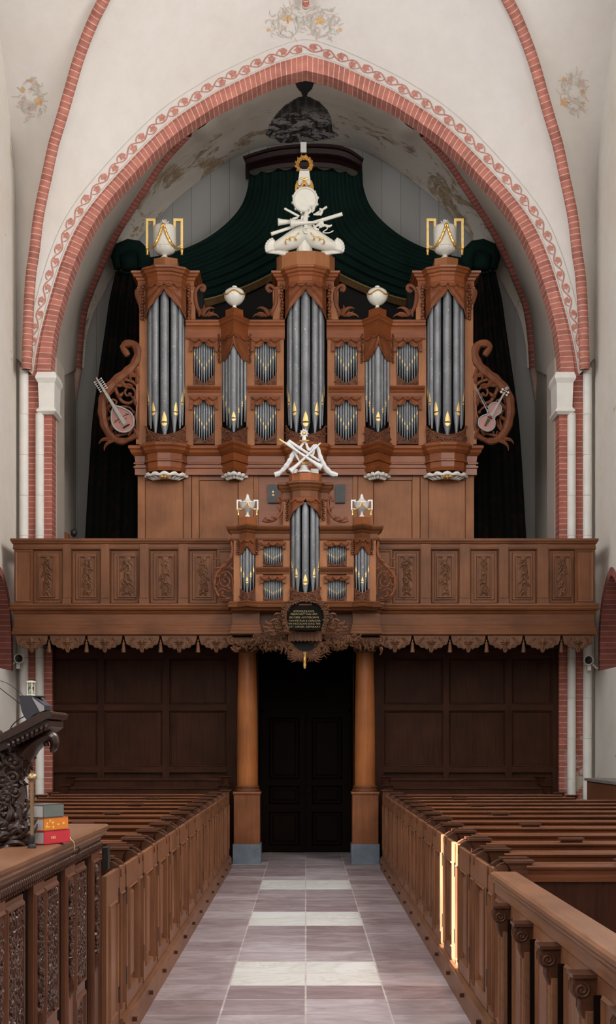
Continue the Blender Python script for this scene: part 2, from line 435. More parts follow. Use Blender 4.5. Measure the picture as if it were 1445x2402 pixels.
def floormat():
    m,nt,N,L,b=newmat('sandstone_and_marble_slabs')
    ge=N.new('ShaderNodeNewGeometry'); mp=N.new('ShaderNodeMapping'); L.new(ge.outputs['Position'],mp.inputs['Vector'])
    TW,TD,Y0=0.606,0.5683,10.48
    mp.inputs['Location'].default_value=(TW*10,-Y0+TD*60,0)
    br=N.new('ShaderNodeTexBrick'); L.new(mp.outputs[0],br.inputs['Vector']); br.offset=0
    br.inputs['Scale'].default_value=1; br.inputs['Brick Width'].default_value=TW; br.inputs['Row Height'].default_value=TD; br.inputs['Mortar Size'].default_value=0.008; br.inputs['Mortar Smooth'].default_value=0.3
    br.inputs['Color1'].default_value=(0.22,0.165,0.170,1); br.inputs['Color2'].default_value=(0.39,0.345,0.355,1); br.inputs['Mortar'].default_value=(0.47,0.44,0.42,1)
    v=mp.outputs[0]
    wv=N.new('ShaderNodeMapping'); wv.inputs['Scale'].default_value=(1.0,2.0,1); L.new(v,wv.inputs['Vector'])
    g=noise(nt,wv.outputs[0],1.9,9,0.68,1.0); t=ramp(nt,g,[(0.30,(0.68,0.63,0.65)),(0.5,(1.0,0.98,1.0)),(0.68,(1.35,1.4,1.46))])
    c=mix(nt,1.0,br.outputs['Color'],t,'MULTIPLY')
    # marble rows
    sx=N.new('ShaderNodeSeparateXYZ'); L.new(ge.outputs['Position'],sx.inputs[0])
    def math_(op,a,bv=None):
        n=N.new('ShaderNodeMath'); n.operation=op
        for k,s in enumerate((a,bv)):
            if s is None: continue
            if isinstance(s,(int,float)): n.inputs[k].default_value=s
            else: L.new(s,n.inputs[k])
        return n.outputs[0]
    fr=math_('FRACT',math_('DIVIDE',math_('SUBTRACT',sx.outputs['Y'],Y0-TD*12),TD*6))
    a=math_('LESS_THAN',fr,1/3); q=math_('LESS_THAN',math_('ABSOLUTE',sx.outputs['X']),TW)
    far=math_('LESS_THAN',sx.outputs['Y'],18.6)
    mask=math_('MULTIPLY',math_('MULTIPLY',a,q),far)
    wv2=noise(nt,v,1.2,6,0.6,0.8); mc=ramp(nt,wv2,[(0.36,(0.52,0.53,0.51)),(0.47,(0.60,0.60,0.58)),(0.50,(0.52,0.51,0.47)),(0.54,(0.62,0.63,0.62))])
    jn=math_('SUBTRACT',1,br.outputs['Fac'])
    c=mix(nt,math_('MULTIPLY',mask,jn),c,mc)
    L.new(c,b.inputs['Base Color']); b.inputs['Roughness'].default_value=0.5
    rr=ramp(nt,g,[(0.3,(0.55,)*3),(0.7,(0.36,)*3)]); L.new(rr,b.inputs['Roughness'])
    bump(nt,b,g,0.15,0.01); return m
M['floor']=floormat()
# ================================================================ THE CHURCH
YA, YB, YW = 21.6, 21.9, 25.0      # arch face, back of its brick ring, west wall
XW = 4.72                          # nave side walls
# ---- floor
mb=MB(); mb.grid(lambda u,v:(lerp(-6,6,u), lerp(-6,25.2,v), 0),4,8); mb.box(-6,6,-6,25.2,-0.3,-0.01)
struct('floor',mb,M['floor'])
# ---- arch curves: (half width px, y px) at the face plane
OUT=[(0,129),(58,145),(88,157),(138,180),(183,202),(217,220),(317,286),(417,382),(517,500),(567,597),(605,715),(628,805),(640,880)]
INN=[(0,168),(60,183),(120,208),(165,230),(217,256),(317,326),(399,405),(474,490),(530,590),(565,690),(590,790),(598,880)]
SOF=[(0,186),(63,200),(123,222),(210,270),(300,340),(367,375+30),(467,487),(522,578),(560,690),(585,790),(595,880)]
def curve_at(lst, Y, sgn=1): return [Vector((sgn*h*Y/F, Y, WZ(y,Y))) for h,y in lst]
def both(lst, Y, n):
    """left springing -> apex -> right springing, 2n+1 points"""
    L=resample(list(reversed(curve_at(lst,Y,-1))),n); R=resample(curve_at(lst,Y,1),n)
    L[-1]=Vector((0,Y,L[-1].z)); R[0]=L[-1].copy()
    return L+R[1:]
n=60
O=both(OUT,YA,n); I=both(INN,YA,n)
ZS=WZ(880,YA)                      # springing height
INB=[(h*YB/YA, CY-(CY-y)) for h,y in INN]
Ib=[Vector((p.x,YB,p.z)) for p in I]
mb=MB(); L=[0]
for a,b in zip(O,O[1:]): L.append(L[-1]+(b-a).length)
for i in range(2*n):
    # front ring: rim strip, main face, soffit
    def q(a,b,c,d,u0,u1):
        k=mb.av([a,b,c,d]); mb.af([k,k+1,k+2,k+3],[(u0,L[i]),(u0,L[i+1]),(u1,L[i+1]),(u1,L[i])])
    o0,o1,i0,i1=O[i],O[i+1],I[i],I[i+1]
    m0=o0.lerp(i0,0.22); m1=o1.lerp(i1,0.22); fw=Vector((0,-0.035,0))
    q(o0,o1,m1,m0,0.02,0.12); q(m0,m1,m1+fw,m0+fw,0.02,0.05); q(m0+fw,m1+fw,i1+fw,i0+fw,0.02,0.45); q(i0+fw,i1+fw,Ib[i+1],Ib[i],0.02,0.4)
archo=struct('trim_1',mb,M['brick'],label='red painted brick ring of the big pointed arch')
# ---- arch wall (plaster above the ring): surface of the nave vault web next to it
RIBL=[(240,10),(215,62),(187,135),(165,210),(145,280),(127,340),(112,410),(100,465),(90,520),(82,592),(75,635),(70,700),(66,800),(64,866)]
PA,PB=(-4.66,21.45),(0.0,17.0)
def ribcurve(sgn):
    P=[wray(x,y,PA,PB) for x,y in reversed(RIBL)]
    t=P[-1]; c=Vector((0,17.0,15.3))
    P+= [Vector((lerp(t.x,c.x,k), lerp(t.y,c.y,k), t.z+(c.z-t.z)*math.sin(k*PI/2))) for k in (0.33,0.66,1.0)]
    P=resample(P,n)
    return [Vector((p.x*sgn,p.y,p.z)) for p in P]
RL=ribcurve(1); RR=ribcurve(-1)
def nave_pt(u,v):
    """u 0..1 left springing..apex..right springing along the arch, v 0 at the arch ring, 1 at the diagonal rib"""
    x=u*2*n; i=min(int(x),2*n-1); f=x-i; a=O[i].lerp(O[i+1],f)
    R=RL+list(reversed(RR))[1:]; r=R[i].lerp(R[i+1],f)
    p=a.lerp(r,v); p.z+=0.25*math.sin(PI*v)*min(1,(1-abs(2*u-1))*3); return p
mb=MB(); mb.grid(nave_pt,2*n,14); cw=mb
# far side of the bay vault, mirrored about y=17, closes the vault over the nave
struct('ceiling',mb,M['plaster'],smooth='full')
mb=MB(); mb.grid(lambda u,v:(lambda p:(p.x,34-p.y,p.z))(nave_pt(u,v)),40,6); struct('ceiling',mb,M['plaster'],smooth='full')
# side webs between the diagonal rib and the side wall
WAR=[Vector((0,21.6,8.2)),Vector((0,21.55,9.6)),Vector((0,21.45,11.0)),Vector((0,21.0,12.0)),Vector((0,20.3,12.9)),Vector((0,18.8,13.8)),Vector((0,17,14.2))]
WARn=resample(WAR,n)
def side_pt(s):
    R=RL if s<0 else RR
    def f(u,v):
        x=u*n; i=min(int(x),n-1); g=x-i
        a=WARn[i].lerp(WARn[i+1],g); a.x=s*XW
        return a.lerp(R[i].lerp(R[i+1],g), v)
    return f
sweb={}
for s in (-1,1):
    mb=MB(); mb.grid(side_pt(s),n,8); sweb[s]=mb
    fm=side_pt(s)
    mb.grid(lambda u,v:(lambda p:(p.x,34-p.y,p.z))(fm(u,v)),30,4)
    struct('ceiling',mb,M['plaster'],smooth='full')
# roof over the rest of the nave
mb=MB(); mb.box(-6,6,-6,12.6,14.6,14.8); mb.box(-6,6,12.4,25.4,16.2,16.4); mb.box(-6,6,12.4,12.6,14.6,16.4); struct('ceiling',mb,M['plaster'])
# diagonal ribs
def brick_tube(mb, pts, r, squash=1.0, seg=8):
    P=[Vector(p) for p in pts]; nn=len(P); Ls=[0]
    for a,b in zip(P,P[1:]): Ls.append(Ls[-1]+(b-a).length)
    base=len(mb.v); ring=[]
    for i in range(nn):
        t=(P[min(i+1,nn-1)]-P[max(i-1,0)]).normalized()
        up=Vector((0,1,0)); nr=(up-t*up.dot(t)).normalized(); bn=t.cross(nr)
        ring+=[P[i]+nr*math.cos(2*PI*(k+.5)/seg)*r*squash+bn*math.sin(2*PI*(k+.5)/seg)*r for k in range(seg)]
    b=mb.av(ring)
    for i in range(nn-1):
        for k in range(seg):
            k2=(k+1)%seg
            mb.af([b+i*seg+k,b+i*seg+k2,b+(i+1)*seg+k2,b+(i+1)*seg+k],[(0.1,Ls[i]),(0.2,Ls[i]),(0.2,Ls[i+1]),(0.1,Ls[i+1])])
for s,R,nm in ((-1,RL,'left'),(1,RR,'right')):
    mb=MB(); brick_tube(mb,[p+Vector((-s*0.0,-0.05,-0.02)) for p in R],0.085,0.9); struct('trim_2',mb,M['brick'],smooth='full')
mb=MB(); P=[Vector((0,lerp(20.7,17,k/10),WZ(14,20.7)+ (15.2-WZ(14,20.7))*math.sin(k/10*PI/2))) for k in range(11)]
brick_tube(mb,P,0.06); mb.ell((0,20.7,WZ(14,20.7)),0.065,0.065,0.05); struct('trim_3',mb,M['brick'],smooth='full')
# ---- arch wall below the springing: two piers with brick, white shafts and capitals
def brickbox(mb,x0,x1,y0,y1,z0,z1):
    """box with running-height UVs"""
    def q(pts,us): 
        k=mb.av(pts); mb.af([k,k+1,k+2,k+3],[(u,p[2]) for u,p in zip(us,pts)])
    w=0.3
    q([(x0,y0,z0),(x1,y0,z0),(x1,y0,z1),(x0,y0,z1)],(0.02,w,w,0.02))
    q([(x1,y0,z0),(x1,y1,z0),(x1,y1,z1),(x1,y0,z1)],(0.02,w,w,0.02))
    q([(x0,y1,z0),(x0,y0,z0),(x0,y0,z1),(x0,y1,z1)],(0.02,w,w,0.02))
    q([(x0,y0,z1),(x1,y0,z1),(x1,y1,z1),(x0,y1,z1)],(0.02,w,w,0.02))
for s in (-1,1):
    X=lambda h,Y=YA: s*h*Y/F
    zc=WZ(868,YA)
    side='left' if s<0 else 'right'
    # pier core
    mb=MB(); a,b=sorted((X(634),X(700))); mb.box(a,b,YA+0.05,YA+1.0,0,9.5)
    a,b=sorted((X(596),X(634))); mb.box(a,b,YA+0.12,YA+1.0,0,8.05)
    a,b=sorted((X(592),X(604))); mb.box(a,b,YB,YA+1.0,0,8.3)
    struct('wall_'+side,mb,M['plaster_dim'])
    mb=MB(); a,b=sorted((X(627),X(655))); brickbox(mb,a,b,YA-0.02,YA+0.1,0,zc-0.05)
    a,b=sorted((X(594),X(613))); brickbox(mb,a,b,YA-0.03,YA+0.3,0,WZ(965,YA))
    struct('trim_4',mb,M['brick_pier'],label='red brick strips of the arch pier beside the gallery, %s side'%side)
    # white shafts with joints
    mb=MB()
    for h,r,zt in ((659,0.075,WZ(866,YA)),(622,0.070,WZ(972,YA))):
        z=0; k=0
        while z<zt-0.01:
            z2=min(zt,z+0.66); mb.lathe((X(h),YA-0.06,0),[(r*0.9,z),(r,z+0.006),(r,z2-0.008),(r*0.9,z2)],14); z=z2
    struct('trim_5',mb,M['stone_white'],smooth=True,label='slim white painted stone shafts on the arch pier, %s side'%side)
    # block capital
    mb=MB(); xc=X(605); 
    def ring_box(half0,half1,z0,z1,yf0,yf1):
        b=mb.av([(xc-half0,yf0,z0),(xc+half0,yf0,z0),(xc+half0,YB+.1,z0),(xc-half0,YB+.1,z0),(xc-half1,yf1,z1),(xc+half1,yf1,z1),(xc+half1,YB+.1,z1),(xc-half1,YB+.1,z1)])
        for q in ((0,3,2,1),(4,5,6,7),(0,1,5,4),(1,2,6,5),(2,3,7,6),(3,0,4,7)): mb.af([b+i for i in q])
    zt=WZ(878,YA); zb=WZ(975,YA)
    ring_box(0.11,0.16,zb,zb+0.04,YA-0.1,YA-0.16); ring_box(0.16,0.15,zb+0.04,zb+0.08,YA-0.16,YA-0.14); ring_box(0.13,0.135,zb+0.08,zb+0.11,YA-.11,YA-.11)
    ring_box(0.125,0.135,zb+0.11,zt-0.17,YA-0.10,YA-0.12); ring_box(0.135,0.175,zt-0.17,zt-0.10,YA-0.12,YA-0.17); ring_box(0.175,0.16,zt-0.10,zt-0.03,YA-0.17,YA-0.15);ring_box(0.15,0.15,zt-0.03,zt,YA-0.14,YA-0.14)
    struct('trim_6',mb,M['stone_white'],label='white block capital where the arch springs, %s side'%side)
# ---- west bay: side walls, west wall, vault
BACK=[(0,334),(60,338),(125,350),(205,392),(300,465),(345,510),(372,535),(438,625),(475,690),(500,740),(515,800),(520,862)]
RIBW=[(440,308),(380,375),(330,450),(282,525),(250,585),(222,650),(200,705),(191,745),(185,800),(181,866)]
QA,QB=(-4.32,24.95),(-1.95,22.0)
def westrib(sgn):
    P=[wray(x,y,QA,QB) for x,y in reversed(RIBW)]
    P=resample(P,n); return [Vector((p.x*sgn,p.y,p.z)) for p in P]
WRL,WRR=westrib(1),westrib(-1)
Bk=both(BACK,YW-0.05,n)
tl=WRL[-1]
# front edge of the middle web: rib, then up under the arch ring
top=[Vector((lerp(tl.x,0,k/14),lerp(tl.y,YB,min(1,k/5)),0)) for k in range(1,15)]
def ring_z(x):
    best=min(Ib,key=lambda p:abs(p.x-x)); return best.z
for p in top: p.z=max(ring_z(p.x)+0.02,tl.z)
FL=resample(WRL+top,n); FR=[Vector((-p.x,p.y,p.z)) for p in reversed(FL)]
FF=FL+FR[1:]
def west_pt(u,v):
    x=u*2*n; i=min(int(x),2*n-1); f=x-i
    p=Bk[i].lerp(Bk[i+1],f).lerp(FF[i].lerp(FF[i+1],f),v); p.z+=0.12*math.sin(PI*v)*min(1,(1-abs(2*u-1))*3); return p
mb=MB(); mb.grid(west_pt,2*n,14); westweb=mb; struct('ceiling',mb,M['plaster_west'],smooth='full')
for s,R in ((-1,WRL),(1,WRR)):
    half=[p for p in Ib if p.x*s>=0 and abs(p.x)>=abs(tl.x)-0.15]
    if s>0: half=list(reversed(half))
    hs=resample([half[int(k*(len(half)-1)/12)] for k in range(13)],n)
    mb=MB(); mb.grid(lambda u,v:(lambda i:hs[i].lerp(R[i],v))(min(int(u*n),n)),n,5)
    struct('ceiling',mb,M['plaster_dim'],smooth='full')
    mb=MB(); brick_tube(mb,[p+Vector((0,-0.05,-0.03)) for p in R],0.10,0.9)
    P=R[0]; mb.tube([P+Vector((0,-.05,-0.02)),P+Vector((s*.01,-.05,-.25)),P+Vector((s*.02,-.02,-.6))],[0.10,0.07,0.02],8)
    struct('trim_7',mb,M['brick_dark'],smooth='full')
    side='left' if s<0 else 'right'
    mb=MB(); a,b=sorted((s*4.34,s*4.6)); mb.box(a,b,22.5,25.4,0,9.4)
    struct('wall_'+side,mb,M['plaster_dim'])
# west wall: boarded gable closing the bay
mb=MB(); poly=[(p.x*1.06,p.z+0.15) for p in Bk]; N_=len(poly)
k=mb.av([(x,YW,z) for x,z in poly]+[(4.8,YW,0),(-4.8,YW,0)]); mb.af(list(range(k,k+N_+2)),[(x,z) for x,z in poly]+[(4.8,0),(-4.8,0)])
mb.box(-5,5,YW+0.05,YW+0.25,0,14)
struct('wall_back',mb,M['planks'])
# wall above and around the arch (hidden behind the webs, closes the building)
mb=MB(); mb.box(-6,6,25.3,25.5,0,16.4); mb.box(-6,-5,21.5,25.4,0,16.4); mb.box(5,6,21.5,25.4,0,16.4); struct('wall_west',mb,M['plaster'])
mb=MB(); mb.box(-6,6,-6.2,-6,0,14.8); struct('wall_east',mb,M['plaster'])
# ---- nave side walls with pointed niches; nearer bays unseen and solid but for two sun slits on the left
NICHE=[(21.14,WZ(1573,21.14)),(21.12,3.6),(21.0,4.0),(20.75,4.3),(20.38,4.5),(20.0,4.3),(19.75,4.0),(19.63,3.6),(19.62,WZ(1573,21.14))]
slits=[(9.14,9.60),(10.16,10.42)]
for s in (-1,1):
    side='left' if s<0 else 'right'
    mb=MB(); x0=s*XW
    npf=resample([Vector((y,0,z)) for y,z in NICHE],48); npoly=[(p.x,p.z) for p in npf]
    # wall face with niche opening: polygon strips
    def P(y,z,d=0): return (x0+s*d,y,z)
    ys=npoly; zb=npoly[0][1]
    def face(pts): k=mb.av(pts); mb.af(list(range(k,k+len(pts))))
    face([P(18.2,0),P(21.66,0),P(21.66,zb),P(18.2,zb)])
    face([P(npoly[0][0],zb),P(21.66,zb),P(21.66,14.5),P(npoly[0][0],14.5)])
    face([P(18.2,zb),P(npoly[-1][0],zb),P(npoly[-1][0],14.5),P(18.2,14.5)])
    for (ya,za),(yb,zz) in zip(npoly,npoly[1:]): face([P(yb,zz),P(ya,za),P(ya,14.5),P(yb,14.5)])
    # back of the niche
    face([P(19.5,zb-.1,.32),P(21.3,zb-.1,.32),P(21.3,4.7,.32),P(19.5,4.7,.32)])
    mb.box(min(x0+s*.35,x0+s*.6),max(x0+s*.35,x0+s*.6),12.6,21.7,0,16.4)
    face([P(12.6,0),P(18.2,0),P(18.2,14.5),P(12.6,14.5)])
    # nearer bays: unseen solid wall, no window opening cut
    xa,xb=sorted((x0,x0+s*.5))
    if s>0:
        mb.box(xa,xb,-6,12.7,0,14.8)
    else:
        # left wall: two unseen slits, shaped to throw the sun stripes on the right pews
        mb.box(xa,xb,-6,slits[0][0],0,14.8); mb.box(xa,xb,slits[0][1],slits[1][0],0,14.8); mb.box(xa,xb,slits[1][1],12.7,0,14.8)
        mb.box(xa,xb,slits[0][0]-.1,slits[1][1]+.1,0,5.45); mb.box(xa,xb,slits[0][0]-.1,slits[1][1]+.1,6.95,14.8)
    struct('wall_'+side,mb,M['plaster_side'])
    # brick lining and painted brick border of the niche
    mb=MB(); Ls=[0]
    for a,b in zip(npf,npf[1:]): Ls.append(Ls[-1]+(b-a).length)
    cy=20.38; cz=3.3
    for i in range(len(npf)-1):
        ya,za=npoly[i]; yb,zz=npoly[i+1]
        def outp(y,z): 
            d=Vector((y-cy, max(0,z-3.7))); d=d.normalized() if d.length>0 else Vector((0,1)); return (y+d.x*0.13, z+d.y*0.13)
        oa,ob=outp(ya,za),outp(yb,zz)
        k=mb.av([P(ya,za,-.012),P(yb,zz,-.012),P(*ob,-.012),P(*oa,-.012)]); mb.af([k,k+1,k+2,k+3],[(0.02,Ls[i]),(0.02,Ls[i+1]),(.12,Ls[i+1]),(.12,Ls[i])])
        k=mb.av([P(ya,za,-.012),P(yb,zz,-.012),P(yb,zz,.3),P(ya,za,.3)]); mb.af([k,k+1,k+2,k+3],[(0.02,Ls[i]),(0.02,Ls[i+1]),(.3,Ls[i+1]),(.3,Ls[i])])
    struct('trim_8',mb,M['brick_dark'],label='red brick edge of the pointed niche in the %s wall'%side)
# ---- painted decoration on the vault, lying on the plaster
def bvh(mb): return BVHTree.FromPolygons([Vector(p) for p in mb.v],mb.f)
EYE=Vector((0,0,H))
def onto(tree,px,py,off=0.012):
    d=Vector(((px-CX)/F,1,(CY-py)/F)).normalized()
    h=tree.ray_cast(EYE,d)
    return None if h[0] is None else h[0]-d*off
def ribbon(mb,tree,pts,wd):
    """painted stroke of width wd (px at this distance) laid on the surface"""
    n_=len(pts); A=[]
    for i,(x,y) in enumerate(pts):
        x2,y2=pts[min(i+1,n_-1)]; x1,y1=pts[max(i-1,0)]
        dx,dy=x2-x1,y2-y1; l=math.hypot(dx,dy) or 1; nx,ny=-dy/l*wd/2,dx/l*wd/2
        a=onto(tree,x+nx,y+ny); b=onto(tree,x-nx,y-ny)
        A.append(None if a is None or b is None else (a,b))
    for p,q in zip(A,A[1:]):
        if p and q:
            k=mb.av([p[0],p[1],q[1],q[0]]); mb.af([k,k+1,k+2,k+3])
def blob(mb,tree,cx,cy,rs,rot=0):
    """small painted shape, radii rs around the centre"""
    m=len(rs); c=onto(tree,cx,cy)
    P=[onto(tree,cx+r*math.cos(rot+2*PI*i/m),cy+r*math.sin(rot+2*PI*i/m)) for i,r in enumerate(rs)]
    if c is None or any(p is None for p in P): return
    k=mb.av([c]+P)
    for i in range(m): mb.af([k,k+1+i,k+1+(i+1)%m])
NT=bvh(cw)
# rinceau band above the arch ring
mb=MB(); mg=MB()
BAND=[(-h,y) for h,y in reversed(OUT)]+OUT[1:]
bp=resample([Vector((CX+h,y,0)) for h,y in BAND],400); Lb=[0]
for a,b in zip(bp,bp[1:]): Lb.append(Lb[-1]+(b-a).length)
def bandpt(s_,off):
    i=min(range(len(Lb)),key=lambda k:abs(Lb[k]-s_)) if False else min(int(s_/Lb[-1]*400),399)
    f=s_/Lb[-1]*400-i; p=bp[i].lerp(bp[i+1],min(1,f)); t=(bp[i+1]-bp[i]).normalized(); 
    nv=Vector((t.y,-t.x)); return (p.x+nv.x*off,p.y+nv.y*off)
wl=62.0; tot=Lb[-1]; k0=0
nwave=int(tot/wl)*1.0; wl=tot/nwave
def thin(s_): return 1-0.30*abs(2*s_/tot-1)**3
pts=[]; m_=int(nwave*14)
for i in range(m_+1):
    s_=tot*i/m_; pts.append(bandpt(s_,(17+7.5*math.sin(2*PI*s_/wl))*thin(s_)))
ribbon(mb,NT,pts,3.0)
for k in range(int(nwave*2)):
    s0=(k+0.5)*wl/2; up=1 if k%2 else -1; half=tot/2; dr=1 if s0<half else -1
    # curl branching into each bend, and a lobed leaf
    c=bandpt(s0+wl*0.02*dr,(17+3.0*up)*thin(s0)); 
    cu=[]
    for j in range(11):
        t=j/10; a=t*1.5*PI; r=(9.5*(1-t)+3.5)*thin(s0)
        cu.append(bandpt(s0+dr*(-r*math.cos(a)*1.25), (17+2.5*up)*thin(s0)+up*r*math.sin(a)*0.85))
    ribbon(mb,NT,cu,2.4)
    blob(mb,NT,c[0],c[1],[7.8*thin(s0)*(1+0.34*math.cos(5*2*PI*i/15)) for i in range(15)],rot=k)
for off,w_ in ((3.0,1.4),(36,1.2)):
    pts=[bandpt(tot*i/300,off*(1 if off<10 else thin(tot*i/300))) for i in range(301)]
    ribbon(mg,NT,pts,w_)
pw=struct('trim_9',mb,M['paint_red']); struct('trim_10',mg,M['paint_green'])
# flower sprays
def spray(tree,cx,cy,rx,ry,seed,flowers,name):
    rnd=random.Random(seed); g=MB(); p=MB(); o=MB()
    for i in range(80):
        a=rnd.uniform(0,2*PI); q=rnd.uniform(0.35,1); x,y=cx+rx*q*math.cos(a),cy+ry*q*math.sin(a)
        h=rnd.uniform(0,2*PI); L_=rnd.uniform(9,20); cv=rnd.uniform(-2.4,2.4); pts=[]
        for j in range(7): pts.append((x,y)); x+=L_/6*math.cos(h+cv*j/6); y+=L_/6*math.sin(h+cv*j/6)
        ribbon(g if rnd.random()<0.5 else p,tree,pts,1.7)
    for fx,fy,fr in flowers:
        blob(o,tree,cx+fx,cy+fy,[fr*(1+0.5*math.cos(5*2*PI*i/20)) for i in range(20)],rnd.uniform(0,3))
    for m_,mm in ((g,'paint_green'),(p,'paint_pink'),(o,'paint_orange')):
        if m_.v: struct(name,m_,M[mm])
for cx in (676,752):
    spray(NT,cx,54,44,40,cx,[(-1,-10,9) if cx<700 else (-2,-6,9),(46 if cx>700 else -46,16,4)],'trim_11')
    g=MB(); ribbon(g,NT,[(cx+24*math.cos(a/16*2*PI),58+30*math.sin(a/16*2*PI)) for a in range(17)],2.2); struct('trim_11',g,M['paint_green'])
for s,cx,cy,fl in ((-1,75,230,[(-22,-18,5),(16,8,8),(-2,-42,4)]),(1,1346,218,[(-22,22,8),(-22,-32,5),(20,-4,5),(22,24,4)])):
    mbx=MB(); mbx.v=sweb[s].v; mbx.f=sweb[s].f
    spray(bvh(mbx),cx,cy,32,50,cx,fl,'trim_12')
# painted canopy dome on the west vault
WT=bvh(westweb)
def decal(tree,poly,m,name,holes=None,step=5.0,jag=0):
    xs=[p[0] for p in poly]; ys=[p[1] for p in poly]; g=MB(); rnd=random.Random(3)
    def inside(x,y):
        c=False; j=len(poly)-1
        for i in range(len(poly)):
            if (poly[i][1]>y)!=(poly[j][1]>y) and x<(poly[j][0]-poly[i][0])*(y-poly[i][1])/(poly[j][1]-poly[i][1])+poly[i][0]: c=not c
            j=i
        return c
    nx=int((max(xs)-min(xs))/step)+1; ny=int((max(ys)-min(ys))/step)+1
    for a in range(nx):
        for b in range(ny):
            x,y=min(xs)+a*step,min(ys)+b*step
            if not inside(x+step/2,y+step/2): continue
            if holes and holes(x,y): continue
            Q=[onto(tree,x,y,.014),onto(tree,x,y+step,.014),onto(tree,x+step,y+step,.014),onto(tree,x+step,y,.014)]
            if any(q is None for q in Q): continue
            k=g.av(Q); g.af([k,k+1,k+2,k+3])
    return struct(name,g,m) if g.v else None
def domemat():
    m,nt,N,L,b=newmat('flaking_dark_canopy_paint')
    v=coords(nt,'Object',jitter=False); g=noise(nt,v,5.5,8,0.75,0.6)
    sx=N.new('ShaderNodeSeparateXYZ'); ge=N.new('ShaderNodeNewGeometry'); L.new(ge.outputs['Position'],sx.inputs[0])
    w1=N.new('ShaderNodeTexWave'); w1.wave_type='BANDS'; w1.bands_direction='X'; w1.inputs['Scale'].default_value=2.2; L.new(v,w1.inputs['Vector'])
    stripe=ramp(nt,w1.outputs['Fac'],[(0.55,(0.016,0.012,0.011)),(0.9,(0.060,0.047,0.038))])
    mr=N.new('ShaderNodeMapRange'); mr.inputs[1].default_value=12.95; mr.inputs[2].default_value=13.15; L.new(sx.outputs['Z'],mr.inputs[0])
    f=ramp(nt,g,[(0.49,(0,0,0)),(0.54,(1,1,1))])
    low=N.new('ShaderNodeMapRange'); low.inputs[1].default_value=23.3; low.inputs[2].default_value=24.0; L.new(sx.outputs['Y'],low.inputs[0])
    mm=N.new('ShaderNodeMath'); mm.operation='MULTIPLY'; L.new(f,mm.inputs[0]); L.new(low.outputs[0],mm.inputs[1])
    L.new(mix(nt,mm.outputs[0],stripe,(0.40,0.37,0.36)),b.inputs['Base Color']); b.inputs['Roughness'].default_value=0.85; return m
dome=[(700,228),(727,228),(750,240),(768,258),(778,280),(780,305),(795,318),(770,326),(730,333),(700,336),(668,340),(640,326),(624,318),(632,292),(648,268),(668,248)]
decal(WT,dome,domemat(),'trim_13',step=2.5)
fin=[(690,186),(742,186),(744,196),(736,196),(732,208),(722,218),(720,226),(729,229),(729,236),(698,236),(698,229),(710,226),(706,216),(697,206),(693,196),(688,196)]
decal(WT,fin,M['black'],'trim_14',step=1.6)
# ================================================================ THE ORGAN GALLERY
YG=20.4
gal=thing('organ_gallery','wide oak organ gallery with carved panels and a scalloped valance across the arch','gallery',(0,YG,3.5))
G=lambda px: WX(px,YG); GZ=lambda py: WZ(py,YG)
xl,xr=G(33),G(1395)
def carve_drop(mb,x,z0,z1,y,wd,seed):
    """hanging drop of leaves and buds"""
    rnd=random.Random(seed); z=z1; k=0
    mb.ell((x,y-0.008,z1-0.02),wd*.28,0.014,wd*.28,8,5)
    z=z1-0.045
    while z>z0+0.03:
        for s in (-1,1):
            mb.leaf((x+s*wd*.05,z+rnd.uniform(-.01,.01)),(-PI/2)+s*rnd.uniform(.35,1.1),wd*rnd.uniform(.5,.8),wd*.17,y,0.02,s*-.25)
        if k%3==0: mb.spiral((x+wd*.15*(1 if k%2 else -1),z-.03),wd*.28,0.8,rnd.uniform(0,6),1 if k%2 else -1,wd*.075,y-.01,5,10)
        if k%3==1: mb.ell((x+rnd.uniform(-.01,.01),y-.012,z-.01),wd*.14,.014,wd*.16,7,5)
        z-=0.048; k+=1
LP=[(77,147,95,126),(168,236,188,223),(258,327,279,318),(350,418,370,405),(442,510,461,494)]
RP=[(920,986,937,970),(1011,1077,1027,1060),(1103,1169,1120,1150),(1193,1259,1212,1245),(1287,1349,1304,1337)]
ztop,zbot=GZ(1288),GZ(1416)
# frame of the balustrade: stiles, rails
mb=MB(); edges=[33]
mb.box(xl,xr,YG+0.06,YG+0.10,zbot,ztop+0.08)
posts=[(33,77)]
for a,b in zip(LP,LP[1:]): posts.append((a[1],b[0]))
posts+= [(510,560),(870,920)]
for a,b in zip(RP,RP[1:]): posts.append((a[1],b[0]))
posts.append((1349,1395))
for a,b in posts:
    mb.box(G(a),G(b),YG,YG+0.05,zbot,ztop)
obj('frame',mb,M['gal'],gal)
for a,b in posts:
    mb=MB()
    if b-a<40:
        mb.box(G(a+1.5),G(b-1.5),YG-0.022,YG,GZ(1403),ztop+.075); mb.box(G(a),G(b),YG-0.03,YG,zbot,GZ(1404)); 
    else:
        mb.rings(G(a+3),G(b-3),GZ(1412),GZ(1292),[(0,YG-.002),(0.006,YG-.012),(0.03,YG-.002)])
    obj('pilaster',mb,M['gal'],gal)
